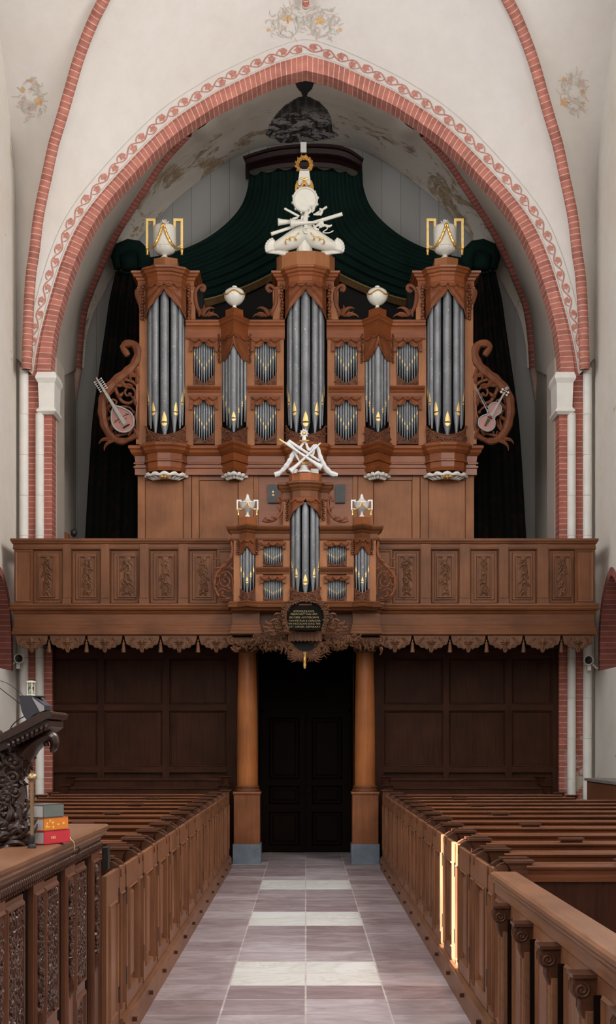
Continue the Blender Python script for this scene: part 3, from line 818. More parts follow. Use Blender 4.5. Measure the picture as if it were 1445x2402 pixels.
for k,(a,b,c,d) in enumerate(LP+RP):
    mb=MB(); x0,x1=G(a),G(b)
    mb.rings(x0,x1,zbot+.0,ztop,[(0,YG+.002),(0.012,YG-.012),(0.02,YG+.03),(0.055,YG+.03),(0.065,YG+.012)])
    p=obj('panel',mb,M['gal'],gal)
    mb=MB(); cx0,cx1=G(c),G(d); z0,z1=GZ(1402),GZ(1303)
    mb.rings(cx0-.02,cx1+.02,z0,z1,[(0,YG+.012),(0.006,YG-.016),(0.022,YG-.016),(0.028,YG+.008)])
    obj('inner_frame',mb,M['gal'],p)
    mb=MB(); carve_drop(mb,(cx0+cx1)/2,z0+.035,z1-.025,YG+.004,(cx1-cx0)*.78,k)
    obj('carving',mb,M['gal_carve'],p,smooth=True)
back=[(xl,YA),(xl,YG),(xr,YG),(xr,YA)]
mb=MB()
mb.sweep(back,[(-0.1,GZ(1264)),(0.05,GZ(1264)),(0.05,GZ(1269)),(0.035,GZ(1272)),(0.03,GZ(1275)),(0.012,GZ(1277)),(0.012,GZ(1279)),(-0.1,GZ(1279))])
mb.sweep(back,[(-0.05,GZ(1279)),(0.012,GZ(1279)),(0.012,GZ(1284)),(0.02,GZ(1286)),(0.02,GZ(1288)),(-0.05,GZ(1288))])
obj('handrail',mb,M['gal_h'],gal)
# cornice, fascia and architrave; breaks forward over the two columns
cl,cr=-0.915,0.93
plan=[(xl,YA+.0),(xl,YG+.02),(cl-.21,YG+.02),(cl-.21,YG-.12),(cl+.21,YG-.12),(cl+.21,YG+.02),(cr-.21,YG+.02),(cr-.21,YG-.12),(cr+.21,YG-.12),(cr+.21,YG+.02),(xr,YG+.02),(xr,YA)]
mb=MB(); z=GZ
mb.sweep(plan,[(-.15,z(1416)),(0.06,z(1416)),(0.065,z(1420)),(0.055,z(1424)),(0.07,z(1427)),(0.06,z(1431)),(0.03,z(1433)),(0.02,z(1437)),(0.0,z(1441)),(-.15,z(1441))])
obj('cornice',mb,M['gal_h'],gal)
mb=MB()
mb.sweep(plan,[(-.15,z(1441)),(0,z(1441)),(0,z(1465)),(0.012,z(1467)),(0.012,z(1472)),(0.022,z(1474)),(0.022,z(1479)),(0.035,z(1482)),(0.035,z(1488)),(0.0,z(1491)),(-.15,z(1491))])
obj('fascia',mb,M['gal_h'],gal)
mb=MB(); mb.box(xl+.02,xr-.02,YG+.05,24.95,3.56,3.74); mb.box(-4.3,4.3,YG+.1,24.95,3.85,3.95)
for k in range(9): mb.box(xl+.3+k*1.02,xl+.42+k*1.02,YG+.1,24.9,3.44,3.57)
obj('deck',mb,M['dark_h'],gal)
# scalloped valance pieces and tassels
def lambrequin(x0,x1,seed,half=None):
    w_=x1-x0; pts=[(x0+.02,z(1490)),(x0+.02,z(1497)),(x0+.035,z(1505))]
    cen=[(0.13,.055,1507),(0.25,.055,1514),(0.38,.05,1518),(0.5,.045,1526),(0.62,.05,1518),(0.75,.055,1514),(0.87,.055,1507)]
    for cx,r,y in cen:
        c=(x0+cx*w_,z(y)); rr=r*w_*1.15
        a0,a1=(PI*1.05,PI*1.95)
        if cx<.3: a0,a1=PI*.95,PI*1.7
        if cx>.7: a0,a1=PI*1.3,PI*2.05
        for j in range(7):
            a=lerp(a0,a1,j/6); pts.append((c[0]+rr*math.cos(a),c[1]+rr*math.sin(a)))
    pts+=[(x1-.035,z(1505)),(x1-.02,z(1497)),(x1-.02,z(1490))]
    pts=list(reversed(pts))
    m_=MB(); m_.prism(pts,YG+.02,YG+.06)
    v_=obj('valance',m_,M['gal_carve'],gal)
    m_=MB(); y=YG+.015; xm=(x0+x1)/2
    rnd=random.Random(seed)
    m_.tube([(p[0]*.94+xm*.06,y,p[1]*.9+z(1495)*.1) for p in pts[2:-2]],.008,5)
    for s in (-1,1):
        m_.spiral((xm+s*w_*.34,z(1508)),.045,1.2,PI/2,s,.010,y,5,14)
        m_.spiral((xm+s*w_*.19,z(1515)),.035,1.1,PI/2,-s,.009,y,5,14)
        for a in (.2,.75,1.3): m_.leaf((xm,z(1505)),-PI/2+s*a,.085,.018,y,.02,s*.2)
        m_.leaf((xm+s*w_*.2,z(1494)),-PI/2+s*.9,.11,.02,y,.015,-s*.4)
        for k in range(3): m_.ell((xm+s*(.06+.05*k),y,z(1497+rnd.uniform(-1,3))),.012,.01,.012,6,4)
    m_.ell((xm,y-.01,z(1503)),.028,.02,.05,8,6); m_.leaf((xm,z(1512)),-PI/2,.09,.022,y,.02,0)
    obj('carving',m_,M['gal_carve'],v_,smooth=True)
tl_=[33,114,202,289,376,464,550]; tr_=[885,968,1056,1142,1229,1318,1395]
for k,(a,b) in enumerate(list(zip(tl_,tl_[1:]))+list(zip(tr_,tr_[1:]))): lambrequin(G(a),G(b),k)
tas=MB(); tas.lathe((0,0,0),[(.006,0.20),(.008,.19),(.012,.185),(.012,.165),(.008,.16),(.02,.15),(.024,.13),(.02,.115),(.028,.105),(.026,.09),(.032,.03),(.036,0.0),(.001,0.0)],12)
for a in tl_[1:-1]+tr_[1:-1]:
    m_=MB(); m_.M=Matrix.Translation((G(a),YG+.04,z(1530))); m_.av(tas.v); m_.f=list(tas.f); m_.uv=list(tas.uv); m_.fm=list(tas.fm)
    obj('tassel',m_,M['gal_carve'],gal,smooth=True)
# ---------------------------------------------------------------- the two columns
def column(x,label):
    YC=21.1; t=thing('column',label,'column',(x,YC,0))
    m_=MB(); m_.box(x-.222,x+.222,YC-.222,YC+.222,0,.315); obj('plinth',m_,M['bluestone'],t,label='blue grey stone plinth')
    m_=MB(); m_.box(x-.205,x+.205,YC-.205,YC+.205,.315,1.12)
    m_.M=Matrix.Translation((0,YC-.205,0)); m_.M=None
    m_.sweep([(x-.205,YC+.2),(x-.205,YC-.205),(x+.205,YC-.205),(x+.205,YC+.2)],[(-.02,1.10),(.012,1.10),(.018,1.12),(.012,1.14),(-.02,1.14)])
    obj('pedestal',m_,wood('column_pedestal_oak',(0.20,0.075,0.03),.4,'v',.25) if 'ped' not in M else M['ped'],t)
    prof=[(.205,1.14),(.21,1.155),(.205,1.175),(.188,1.185),(.184,1.195),(.196,1.21),(.19,1.225),(.17,1.235)]
    m_=MB(); m_.lathe((x,YC,0),prof,32); obj('base_ring',m_,M['gal_h'],t,smooth=True)
    m_=MB(); m_.lathe((x,YC,0),[(.166,1.235),(.166,1.8),(.160,2.5),(.146,3.2),(.140,3.36)],36); obj('shaft',m_,M['shaft'],t,smooth=True)
    return t
M['ped']=wood('column_pedestal_oak',(0.20,0.075,0.03),.4,'v',.25)
def foliage_capital(x,t):
    YC=21.1; m_=MB(); m_.lathe((x,YC,0),[(.15,3.34),(.16,3.37),(.15,3.39),(.17,3.45),(.21,3.53),(.23,3.56)],20); m_.box(x-.24,x+.24,YC-.24,YC+.24,3.55,3.6)
    for ring,(r,zb,L_) in enumerate(((.15,3.38,.13),(.18,3.44,.13),(.2,3.48,.1))):
        for k in range(10):
            a=2*PI*(k+.5*ring)/10; c=Vector((x+r*math.cos(a),YC+r*math.sin(a),zb)); o=Vector((math.cos(a),math.sin(a),0))
            m_.tube([c,c+o*.02+Vector((0,0,L_*.5)),c+o*.055+Vector((0,0,L_*.85)),c+o*.085+Vector((0,0,L_*.75)),c+o*.08+Vector((0,0,L_*.55))],[.022,.026,.02,.015,.008],6)
    obj('capital',m_,M['gal_carve'],t,smooth=True)
for x,l in ((-0.93,'round oak column on a stone plinth left of the dark doorway'),(0.945,'round oak column on a stone plinth right of the dark doorway')):
    foliage_capital(x,column(x,l))
# ---------------------------------------------------------------- panelling under the gallery and the doorway
YP=21.66
def panelling(name,label,x0,x1,xs,side):
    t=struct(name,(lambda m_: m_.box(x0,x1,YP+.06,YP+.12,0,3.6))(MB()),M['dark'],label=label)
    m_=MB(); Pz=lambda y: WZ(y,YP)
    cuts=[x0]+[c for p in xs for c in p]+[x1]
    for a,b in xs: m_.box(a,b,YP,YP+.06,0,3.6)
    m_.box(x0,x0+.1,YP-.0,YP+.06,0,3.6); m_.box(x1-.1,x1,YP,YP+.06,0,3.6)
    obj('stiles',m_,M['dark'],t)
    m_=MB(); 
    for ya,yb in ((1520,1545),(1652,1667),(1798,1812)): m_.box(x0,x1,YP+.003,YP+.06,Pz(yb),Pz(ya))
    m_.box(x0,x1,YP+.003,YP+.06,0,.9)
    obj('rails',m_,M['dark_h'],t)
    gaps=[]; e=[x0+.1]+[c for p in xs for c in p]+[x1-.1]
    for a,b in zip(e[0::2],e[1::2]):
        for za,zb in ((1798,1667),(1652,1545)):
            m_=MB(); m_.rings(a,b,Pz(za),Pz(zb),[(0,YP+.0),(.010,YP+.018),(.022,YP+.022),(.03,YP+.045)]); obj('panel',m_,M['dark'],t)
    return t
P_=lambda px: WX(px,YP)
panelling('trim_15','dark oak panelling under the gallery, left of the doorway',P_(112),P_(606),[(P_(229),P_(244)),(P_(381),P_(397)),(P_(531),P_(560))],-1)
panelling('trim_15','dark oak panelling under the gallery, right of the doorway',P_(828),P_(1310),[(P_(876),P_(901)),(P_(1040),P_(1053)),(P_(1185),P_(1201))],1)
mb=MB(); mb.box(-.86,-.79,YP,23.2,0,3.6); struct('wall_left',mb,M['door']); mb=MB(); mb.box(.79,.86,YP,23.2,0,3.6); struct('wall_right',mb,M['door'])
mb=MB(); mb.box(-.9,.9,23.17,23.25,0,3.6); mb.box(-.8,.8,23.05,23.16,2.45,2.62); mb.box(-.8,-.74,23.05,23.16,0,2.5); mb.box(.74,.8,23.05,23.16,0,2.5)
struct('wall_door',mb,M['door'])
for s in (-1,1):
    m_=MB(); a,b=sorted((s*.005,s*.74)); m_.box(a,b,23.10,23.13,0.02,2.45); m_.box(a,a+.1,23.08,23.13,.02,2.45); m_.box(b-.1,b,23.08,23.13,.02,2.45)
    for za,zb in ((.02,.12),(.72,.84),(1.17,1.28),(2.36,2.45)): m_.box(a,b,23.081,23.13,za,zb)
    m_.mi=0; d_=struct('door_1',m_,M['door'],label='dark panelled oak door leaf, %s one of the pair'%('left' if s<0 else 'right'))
    for za,zb in ((.12,.72),(.84,1.15+.02),(1.28,2.36)):
        m_=MB(); m_.rings(a+.1,b-.1,za,zb,[(0,23.081),(.015,23.062),(.03,23.095),(.06,23.095),(.09,23.075)]); obj('panel',m_,M['door'],d_)
    m_=MB(); m_.ell((s*.07,23.05,1.06),.022,.03,.022,8,6); obj('door_knob',m_,M['iron'],d_,smooth=True)
mb=MB(); mb.box(-.875,-.77,21.62,21.9,0,.42); struct('baseboard_left',mb,M['bluestone']); mb=MB(); mb.box(.77,.875,21.62,21.9,0,.42); struct('baseboard_right',mb,M['bluestone'])
# ================================================================ THE PEWS
XP=1.17
def cap(m_, x0,x1,yc,zt,dy=.05):
    """flared bench-end cap: thin board on a concave neck"""
    w_=(x1-x0)/2; xc=(x0+x1)/2
    m_.box(x0,x1,yc-dy,yc+dy,zt-.016,zt)
    prof=[(w_*.94,zt-.012),(w_*.78,zt-.03),(w_*.62,zt-.055),(w_*.52,zt-.085),(w_*.48,zt-.13)]
    for (a,za),(b,zb) in zip(prof,prof[1:]):
        k=m_.av([(xc-a,yc-dy*.8,za),(xc+a,yc-dy*.8,za),(xc+a,yc+dy*.8,za),(xc-a,yc+dy*.8,za),(xc-b,yc-dy*.7,zb),(xc+b,yc-dy*.7,zb),(xc+b,yc+dy*.7,zb),(xc-b,yc+dy*.7,zb)])
        for q in ((0,1,5,4),(1,2,6,5),(2,3,7,6),(3,0,4,7)): m_.af([k+i for i in q])
def aisle_panel(m_, y0,y1,z0,z1,x,steps):
    """stepped panel on an aisle face: the room's -x side is its front (local frame: aisle at x smaller)"""
    prev=None
    for ins,d in steps:
        b=m_.av([(x+d,y0+ins,z0+ins),(x+d,y1-ins,z0+ins),(x+d,y1-ins,z1-ins),(x+d,y0+ins,z1-ins)])
        if prev is not None:
            for k in range(4): k2=(k+1)%4; m_.af([prev+k,b+k,b+k2,prev+k2])
        prev=b
    m_.af([prev,prev+3,prev+2,prev+1])
def build_pew(label, xend, loc, mid):
    """local frame of the right-hand block: aisle face at x = XP, pew running to +x"""
    t=thing('pew',label,'pew',(0,0,0),'oak pews in two blocks beside the aisle')
    ORG[t.name]=Vector((0,0,0))
    # base plinth along the aisle with its square peg
    m_=MB(); m_.box(XP-.035,XP+.02,0,.915,0,.17); m_.box(XP-.02,XP+.02,0,.915,.17,.19); pl=obj('plinth',m_,M['pew_y'],t)
    m_=MB(); m_.box(XP-.065,XP-.03,.34,.366,.10,.128); obj('peg',m_,M['pewdark'],pl)
    # post panel between the two bench ends
    m_=MB(); m_.box(XP+.022,XP+.03,0.008,.25,.19,1.14); [m_.box(XP,XP+.03,*q) for q in ((.008,.032,.19,1.14),(.218,.25,.19,1.14),(.032,.218,.19,.242),(.032,.218,.978,1.14))]; 
    aisle_panel(m_,.03,.22,.24,.98,XP-.002,[(0,0),(.01,-.010),(.016,.022),(.03,.022)])
    obj('post_panel',m_,M['pew'],t)
    # door, hinged, with a raised panel
    m_=MB(); m_.box(XP+.018,XP+.03,.285,.885,.2,1.135); [m_.box(XP-.004,XP+.03,*q) for q in ((.285,.386,.2,1.135),(.784,.885,.2,1.135),(.386,.784,.2,.301),(.386,.784,.979,1.135))]
    aisle_panel(m_,.285+.10,.885-.10,.30,.98,XP-.006,[(0,0),(.008,-.010),(.014,.022),(.05,.024),(.065,.010)])
    d_=obj('door',m_,M['pew'],t)
    for z_ in (.36,.88): m_=MB(); m_.box(XP-.010,XP+.004,.25,.29,z_,z_+.11); obj('hinge',m_,M['iron'],d_)
    # bench ends with curved necks and caps
    for yc in (.03,.235):
        m_=MB(); m_.box(XP+.03,XP+.24,yc-.02,yc+.02,0,1.09)
        P=[(XP+.005,1.12),(XP+.012,1.15),(XP+.035,1.163),(XP+.07,1.168),(XP+.09,1.168),(XP+.09,1.05),(XP+.005,1.05)]
        m_.prism([(a,b) for a,b in P],yc-.02,yc+.02)
        m_.tube([(XP-.002,yc,1.08),(XP+.0,yc,1.12),(XP+.02,yc,1.155),(XP+.05,yc,1.172),(XP+.08,yc,1.178)],.007,6)
        e=obj('bench_end',m_,M['pewdark'],t)
        m_=MB(); cap(m_,XP+.07,XP+.25,yc,1.195,.055); obj('cap',m_,M['pewdark'],e)
    # the long members
    L_=xend
    m_=MB(); m_.box(XP+.2,L_,.03,.05,.35,1.10); obj('front_board',m_,M['dark'],t)
    m_=MB(); m_.sweep([(L_,.05),(XP+.2,.05)][::-1],[(-.02,1.165),(.075,1.165),(.08,1.155),(.07,1.14),(.055,1.13),(.045,1.105),(.045,1.09),(.04,1.06),(-.02,1.06)]); obj('book_rest',m_,M['pew_x'],t)
    m_=MB(); m_.box(XP+.2,L_,.215,.245,.35,1.10); obj('backrest',m_,M['pew_x'],t)
    m_=MB(); m_.sweep([(XP+.2,.24),(L_,.24)],[(-.03,1.16),(.03,1.16),(.035,1.15),(.03,1.13),(.02,1.12),(.02,1.08),(-.03,1.08)]); obj('top_rail',m_,M['pew_x'],t)
    m_=MB(); m_.box(XP+.2,L_,.24,.60,.44,.475); m_.box(XP+.2,L_,.55,.59,.36,.44)
    obj('seat',m_,M['pew_x'],t)
    if mid:
        m_=MB(); m_.box(2.0,2.05,.0,.24,0,1.10); cap(m_,1.93,2.12,.03,1.20,.05); obj('middle_support',m_,M['pewdark'],t)
    m_=MB(); m_.box(L_-.04,L_,-.03,.6,0,1.1); cap(m_,L_-.11,L_+.07,.1,1.195,.055); obj('far_end',m_,M['pewdark'],t)
    return t
protoA=build_pew('',4.25,None,True); protoB=build_pew('',4.25,None,False); protoC=build_pew('',3.72,None,False)
ordn=['nearest','second','third','fourth','fifth','sixth','seventh','eighth','ninth','tenth','eleventh','twelfth','farthest']
placed=0; keep={protoA.name:protoA,protoB.name:protoB,protoC.name:protoC}; used=set()
def setup(pr,loc,label,sc_):
    if pr.name in used: return copy_tree(pr,loc,label,sc_)
    used.add(pr.name); pr.location=loc; pr['label']=label
    if sc_: pr.scale=sc_
    return pr
firsts=[]
for side in (1,-1):
    for k in range(13):
        pr = protoC if k>=11 else (protoA if k%2==0 else protoB)
        y=(8.22 if side>0 else 8.32)+.915*k
        n_=ordn[k]
        lab='oak box pew with aisle door, %s from the camera in the %s block'%(n_,'right' if side>0 else 'left')
        if k==0 and side>0: lab='oak box pew nearest the camera in the right block, behind the low screen'
        if k==0 and side<0: lab='oak box pew nearest the camera in the left block, beside the carved desk'
        setup(pr,(0,y,0),lab,(side,1,1) if side<0 else None)
# wall bench along the right wall
t=thing('wall_bench','oak bench back with a pale ledge along the right wall','bench',(4.4,14,0))
mb=MB(); mb.box(4.3,4.34,12.6,20.2,0,1.34); obj('back',mb,M['pew'],t)
mb=MB(); mb.box(4.27,4.70,12.6,20.25,1.34,1.38); obj('ledge',mb,plain('grey_worn_ledge',(.22,.2,.19),.5,0,.2,4),t,label='worn grey ledge')
mb=MB(); mb.box(4.42,4.7,12.6,20.2,.42,.46); obj('seat',mb,M['pew_x'],t)
# plain floor boards under the left and right pews hide nothing; last posts by the columns
for s in (-1,1):
    m_=MB(); a,b=sorted((s*1.18,s*1.30)); m_.box(a,b,20.24,20.32,0,1.16); cap(m_,a-.02,b+.04,20.28,1.20,.05)
    tag(obj('end_post',m_,M['pewdark']),'dark capped oak post closing the pew row beside the %s column'%('left' if s<0 else 'right'),'post')
# two stepped bench tops against the panelling, left and right
for s in (-1,1):
    for j,(yy,zt) in enumerate(((20.75,1.24),(21.25,1.36))):
        t=thing('back_bench','oak bench with a capped end against the panelling, %s side, %s row'%('left' if s<0 else 'right',('front','rear')[j]),'bench',(s*2.4,yy,0))
        x0,x1=sorted((s*1.28,s*(3.75+.0*j)))
        m_=MB(); m_.box(x0,x1,yy,yy+.04,0,zt-.05); obj('backrest',m_,M['dark'],t)
        m_=MB(); m_.box(x0,x1,yy-.02,yy+.06,zt-.05,zt-.01); obj('top_rail',m_,M['dark_h'],t)
        m_=MB(); m_.box(x0,x1,yy-.4,yy,.42,.46); obj('seat',m_,M['dark_h'],t)
        xe=s*3.75; m_=MB(); a,b=sorted((xe,xe+s*.05)); m_.box(a,b,yy-.3,yy+.06,0,zt-.1); cap(m_,min(a,b)-.07,max(a,b)+.07,yy,zt+.02,.07); obj('bench_end',m_,M['dark'],t); m_=MB()
        xe=s*1.26; a,b=sorted((xe,xe+s*.05)); m_.box(a,b,yy-.3,yy+.06,0,zt-.1); cap(m_,min(a,b)-.07,max(a,b)+.07,yy,zt+.02,.07); obj('bench_end',m_,M['dark'],t)
# ---------------------------------------------------------------- low screen on the right, nearest the camera
t=thing('pew_screen','low oak screen with scroll brackets in front of the right block','screen',(1.2,6.3,0))
X0=1.18; ya,yb=3.2,8.18
mb=MB(); mb.box(X0,X0+.05,ya,yb,.17,1.0); mb.box(X0-.03,X0+.06,ya,yb,0,.17)
ks=[7.66-.75*k for k in range(6)]
obj('board',mb,M['pew'],t)
for k,yc in enumerate(ks):
    y1=yc-.17 ; y0=max(ya,yc-.75+.17)
    m_=MB(); aisle_panel(m_,y0+.01,y1-.01,.22,.93,X0-.002,[(0,0),(.012,-.014),(.03,.018),(.05,.018),(.06,.006)]); obj('panel',m_,M['pew'],t)
m_=MB(); aisle_panel(m_,ks[0]+.17,yb-.03,.22,.97,X0-.002,[(0,0),(.012,-.014),(.03,.018),(.05,.018),(.06,.006)]); obj('panel',m_,M['pew'],t)
mb=MB()
prof=[(-.12,1.13),(.02,1.13),(.035,1.12),(.035,1.10),(.02,1.085),(.025,1.075),(.015,1.06),(.01,1.06),(.01,1.0),(-.05,1.0),(-.05,1.06),(-.12,1.10)]
mb.sweep([(X0,yb),(X0,ya)][::1],[(o,z_) for o,z_ in prof]); 
obj('top_rail',mb,M['pew_y'],t)
for yc in ks:
    m_=MB(); m_.box(X0-.045,X0,yc-.075,yc+.075,.17,.84); aisle_panel(m_,yc-.05,yc+.05,.22,.81,X0-.046,[(0,0),(.008,-.006),(.016,.008)]); p=obj('pilaster',m_,M['pew_y'],t)
    m_=MB()
    for s2 in (-1,1):
        # volute seen from the side, with the S-shaped body below
        pts=[]; 
        for j in range(22):
            q=j/21; a=PI*.5+q*3.6*PI; r=.030*(1-q)**.8+.003; pts.append((X0-.058+r*math.cos(a)*-1,yc+s2*.047,.925+r*math.sin(a)))
        m_.tube(pts,[.007]*22,6)
    m_.M=None
    poly=[(X0,.78),(X0,.975),(X0-.075,.975),(X0-.088,.955),(X0-.090,.92),(X0-.080,.90),(X0-.06,.892),(X0-.055,.87),(X0-.062,.845),(X0-.05,.81),(X0-.03,.79)]
    m_.prism(list(reversed(poly)),yc-.045,yc+.045)
    for s2 in (-.03,0,.03): m_.tube([(X0-.08,yc+s2,.965),(X0-.092,yc+s2,.945),(X0-.092,yc+s2,.92),(X0-.078,yc+s2,.897),(X0-.06,yc+s2,.885),(X0-.06,yc+s2,.85),(X0-.045,yc+s2,.81)],.010,6)
    m_.box(X0-.10,X0+.0,yc-.065,yc+.065,.975,.99)
    obj('scroll_bracket',m_,M['pewdark'],p,smooth=True)

for yc in ks:
    m_=MB(); m_.box(X0-.004,X0+.002,yc-.125,yc-.08,.19,.90); m_.box(X0-.03,X0,yc-.135,yc-.125,.19,.92); obj('shade_strip',m_,M['door'],t)  # near-black strips paint in the shade beside each pilaster
# ================================================================ THE ORGANS
def along(plan, s):
    """point at fraction s of the polyline's x extent-length"""
    L=[0]
    for a,b in zip(plan,plan[1:]): L.append(L[-1]+math.dist(a,b))
    t=s*L[-1]
    for i in range(len(plan)-1):
        if t<=L[i+1] or i==len(plan)-2:
            f=(t-L[i])/(L[i+1]-L[i]) if L[i+1]>L[i] else 0
            return (lerp(plan[i][0],plan[i+1][0],f),lerp(plan[i][1],plan[i+1][1],f))
def deca(cx,Y,R,k=0.85):
    """five-sided tower plan, left to right"""
    return [(cx+R*math.cos(math.radians(a)),Y-R*k*math.sin(math.radians(a))) for a in (180,144,108,72,36,0)]
def arc(cx,Y,R,k=0.85,n=16): return [(cx-R*math.cos(PI*i/n),Y-R*k*math.sin(PI*i/n)) for i in range(n+1)]
def vee(cx,Y,w_,d): return [(cx-w_,Y),(cx,Y-d),(cx+w_,Y)]
def grow(plan,o):
    """offset a plan outwards"""
    out=[]; n_=len(plan)
    for i in range(n_):
        p=Vector(plan[i]); d0=(p-Vector(plan[i-1])).normalized() if i>0 else None; d1=(Vector(plan[i+1])-p).normalized() if i<n_-1 else None
        n0=Vector((d0.y,-d0.x)) if d0 else None; n1=Vector((d1.y,-d1.x)) if d1 else None
        m=n1 if n0 is None else n0 if n1 is None else (n0+n1)/max(.3,1+n0.dot(n1)); q=p+m*o; out.append((q.x,q.y))
    return out
PIPE_CACHE={}
def pipe(parent,x,y,r,zt,zm,zf,face=0.0,flame=None,mw=.62):
    """organ pipe: body, gilded mouth, tapering foot; face = turn of the mouth away from the viewer"""
    m_=MB(); seg=14
    h=min(flame or r*2.6, (zt-zm)*.6)
    m_.lathe((x,y,0),[(r*.28,zf),(r*.98,zm-.002),(r*.98,zm),(r,zm+.002),(r,zt),(r*.86,zt),(r*.86,zt-.01)],seg)
    def cyl(a,rr,z): a+=face; return (x+rr*math.sin(a), y-rr*math.cos(a), z)
    m_.mi=1; n=5
    rows=[]
    for j in range(n+1):
        t=j/n; hw=mw*(1-t**1.6)+0.01; rows.append([cyl(-hw,r*1.03,zm+.12*r+h*t),cyl(-hw*.5,r*1.05,zm+.12*r+h*t),cyl(0,r*1.05,zm+.12*r+h*t),cyl(hw*.5,r*1.05,zm+.12*r+h*t),cyl(hw,r*1.03,zm+.12*r+h*t)])
    b=m_.av([p for q in rows for p in q])
    for j in range(n):
        for k in range(4): m_.af([b+j*5+k,b+j*5+k+1,b+(j+1)*5+k+1,b+(j+1)*5+k])
    rows=[]
    for j in range(4):
        t=j/3; hw=mw*math.sqrt(max(0,1-t*t))+.01; zz=zm-.15*r-t*r*.85; rr=r*lerp(.99,.74,(zm-zz)/max(.01,(zm-zf)))+.06*r
        rows.append([cyl(-hw,rr,zz),cyl(0,rr*1.03,zz),cyl(hw,rr,zz)])
    b=m_.av([p for q in rows for p in q])
    for j in range(3):
        for k in range(2): m_.af([b+(j+1)*3+k,b+(j+1)*3+k+1,b+j*3+k+1,b+j*3+k])
    m_.mi=2; b=m_.av([cyl(-.62,r*1.02,zm-.15*r),cyl(0,r*1.04,zm-.15*r),cyl(.62,r*1.02,zm-.15*r),cyl(.62,r*1.02,zm+.12*r),cyl(0,r*1.04,zm+.12*r),cyl(-.62,r*1.02,zm+.12*r)])
    m_.af([b,b+1,b+4,b+5]); m_.af([b+1,b+2,b+3,b+4])
    return obj('pipe',m_,[M['pipe'],M['goldp'],M['slot']],parent,smooth=True)
def fret(parent,plan,zlow,ztopf,seed,mat,th=.025,dens=1.0,rt=.011,name='fretwork'):
    """openwork carving standing under the pipes: backing board with a shaped top edge and scrolls in relief"""
    m_=MB(); rnd=random.Random(seed); L_=sum(math.dist(a,b) for a,b in zip(plan,plan[1:]))
    nu=max(8,int(L_/.04))
    def fn(u,v): x,y=along(plan,u); return (x,y,lerp(zlow,ztopf(u),v))
    m_.mi=1; m_.sheet(fn,nu,2,th); m_.mi=0
    g=MB()
    def place(u,z,o=.012):
        x,y=along(plan,min(1,max(0,u))); return Vector((x,y-o,z))
    # rim bead
    m_.tube([place(i/nu,ztopf(i/nu)-.006,.006) for i in range(nu+1)],rt*.9,5)
    m_.tube([place(i/nu,zlow+.01,.006) for i in range(nu+1)],rt*.9,5)
    cnt=int(max(3,L_/.085*dens))
    for k in range(cnt):
        u=(k+.5)/cnt; hh=ztopf(u)-zlow; rows=max(1,int(hh/.085))
        for r_ in range(rows):
            zc=zlow+hh*(r_+.5)/rows; rad=min(.042,hh/rows*.42); sg=1 if u>.5 else -1; a0=rnd.uniform(0,6.28)
            pts=[];rs=[]
            for j in range(13):
                t=j/12; a=a0+sg*t*3.3*PI*.6; q=rad*(1-t*.85); pts.append(place(u+q*math.cos(a)/L_,zc+q*math.sin(a),.012)); rs.append(rt*(1-.4*t))
            m_.tube(pts,rs,5); c=pts[-1]; m_.ell(c,rt*1.3,rt*1.2,rt*1.3,6,4)
            for l in range(2):
                a=rnd.uniform(0,6.28); p0=pts[0]; p1=p0+Vector((math.cos(a)*.05,-.008,math.sin(a)*.05))
                if zlow<p1.z<ztopf(min(1,max(0,u+math.cos(a)*.05/L_))): m_.tube([p0,(p0+p1)/2+Vector((0,-.012,.004)),p1],[rt*.6,rt*1.25,rt*.25],5)
    return obj(name,m_,[mat,M['fretback']],parent,smooth=True)
def drape(parent,plan,ztop,zlowf,seed,mat,name='carved_drapery',folds=16,amp=.014,split=True):
    """carved curtain drawn apart in an inverted V"""
    m_=MB(); nu=48; nv=12; L_=sum(math.dist(a,b) for a,b in zip(plan,plan[1:]))
    def fn(u,v):
        x,y=along(plan,u); z=lerp(zlowf(u),ztop,v)
        side=abs(u-.5)*2; ang=math.atan2((ztop-z)/max(.02,(ztop-zlowf(0))),side+.05)
        d=amp*(0.6+math.cos(ang*folds))*min(1,(ztop-z)/.05+.15)
        return (x,y-.02-max(0,d)*1.3,z)
    m_.sheet(fn,nu,nv,.03)
    # hem bead and swagged heading
    m_.tube([(lambda p:Vector((p[0],p[1]-.006,p[2])))(fn(i/nu,0)) for i in range(nu+1)],.010,6)
    ns=max(3,int(L_/.16))
    for k in range(ns):
        pts=[]
        for j in range(9):
            t=j/8; u=(k+t)/ns; x,y=along(plan,u); pts.append((x,y-.045,ztop-.015-.045*math.sin(PI*t)))
        m_.tube(pts,[.010,.014,.018,.02,.02,.02,.018,.014,.010],6)
    return obj(name,m_,mat,parent,smooth=True)
def strip(parent,x,y,z0,z1,wd,seed,mat,name='carved_strip'):
    m_=MB(); carve_drop(m_,x,z0,z1,y,wd,seed)
    m_.tube([(x,y,z0),(x,y,z1)],wd*.18,6)
    rnd=random.Random(seed)
    z=z1
    while z>z0:
        m_.ell((x+rnd.uniform(-.2,.2)*wd,y-.02,z),wd*.33,.022,wd*.3,7,5); z-=wd*.62
    return obj(name,m_,mat,parent,smooth=True)
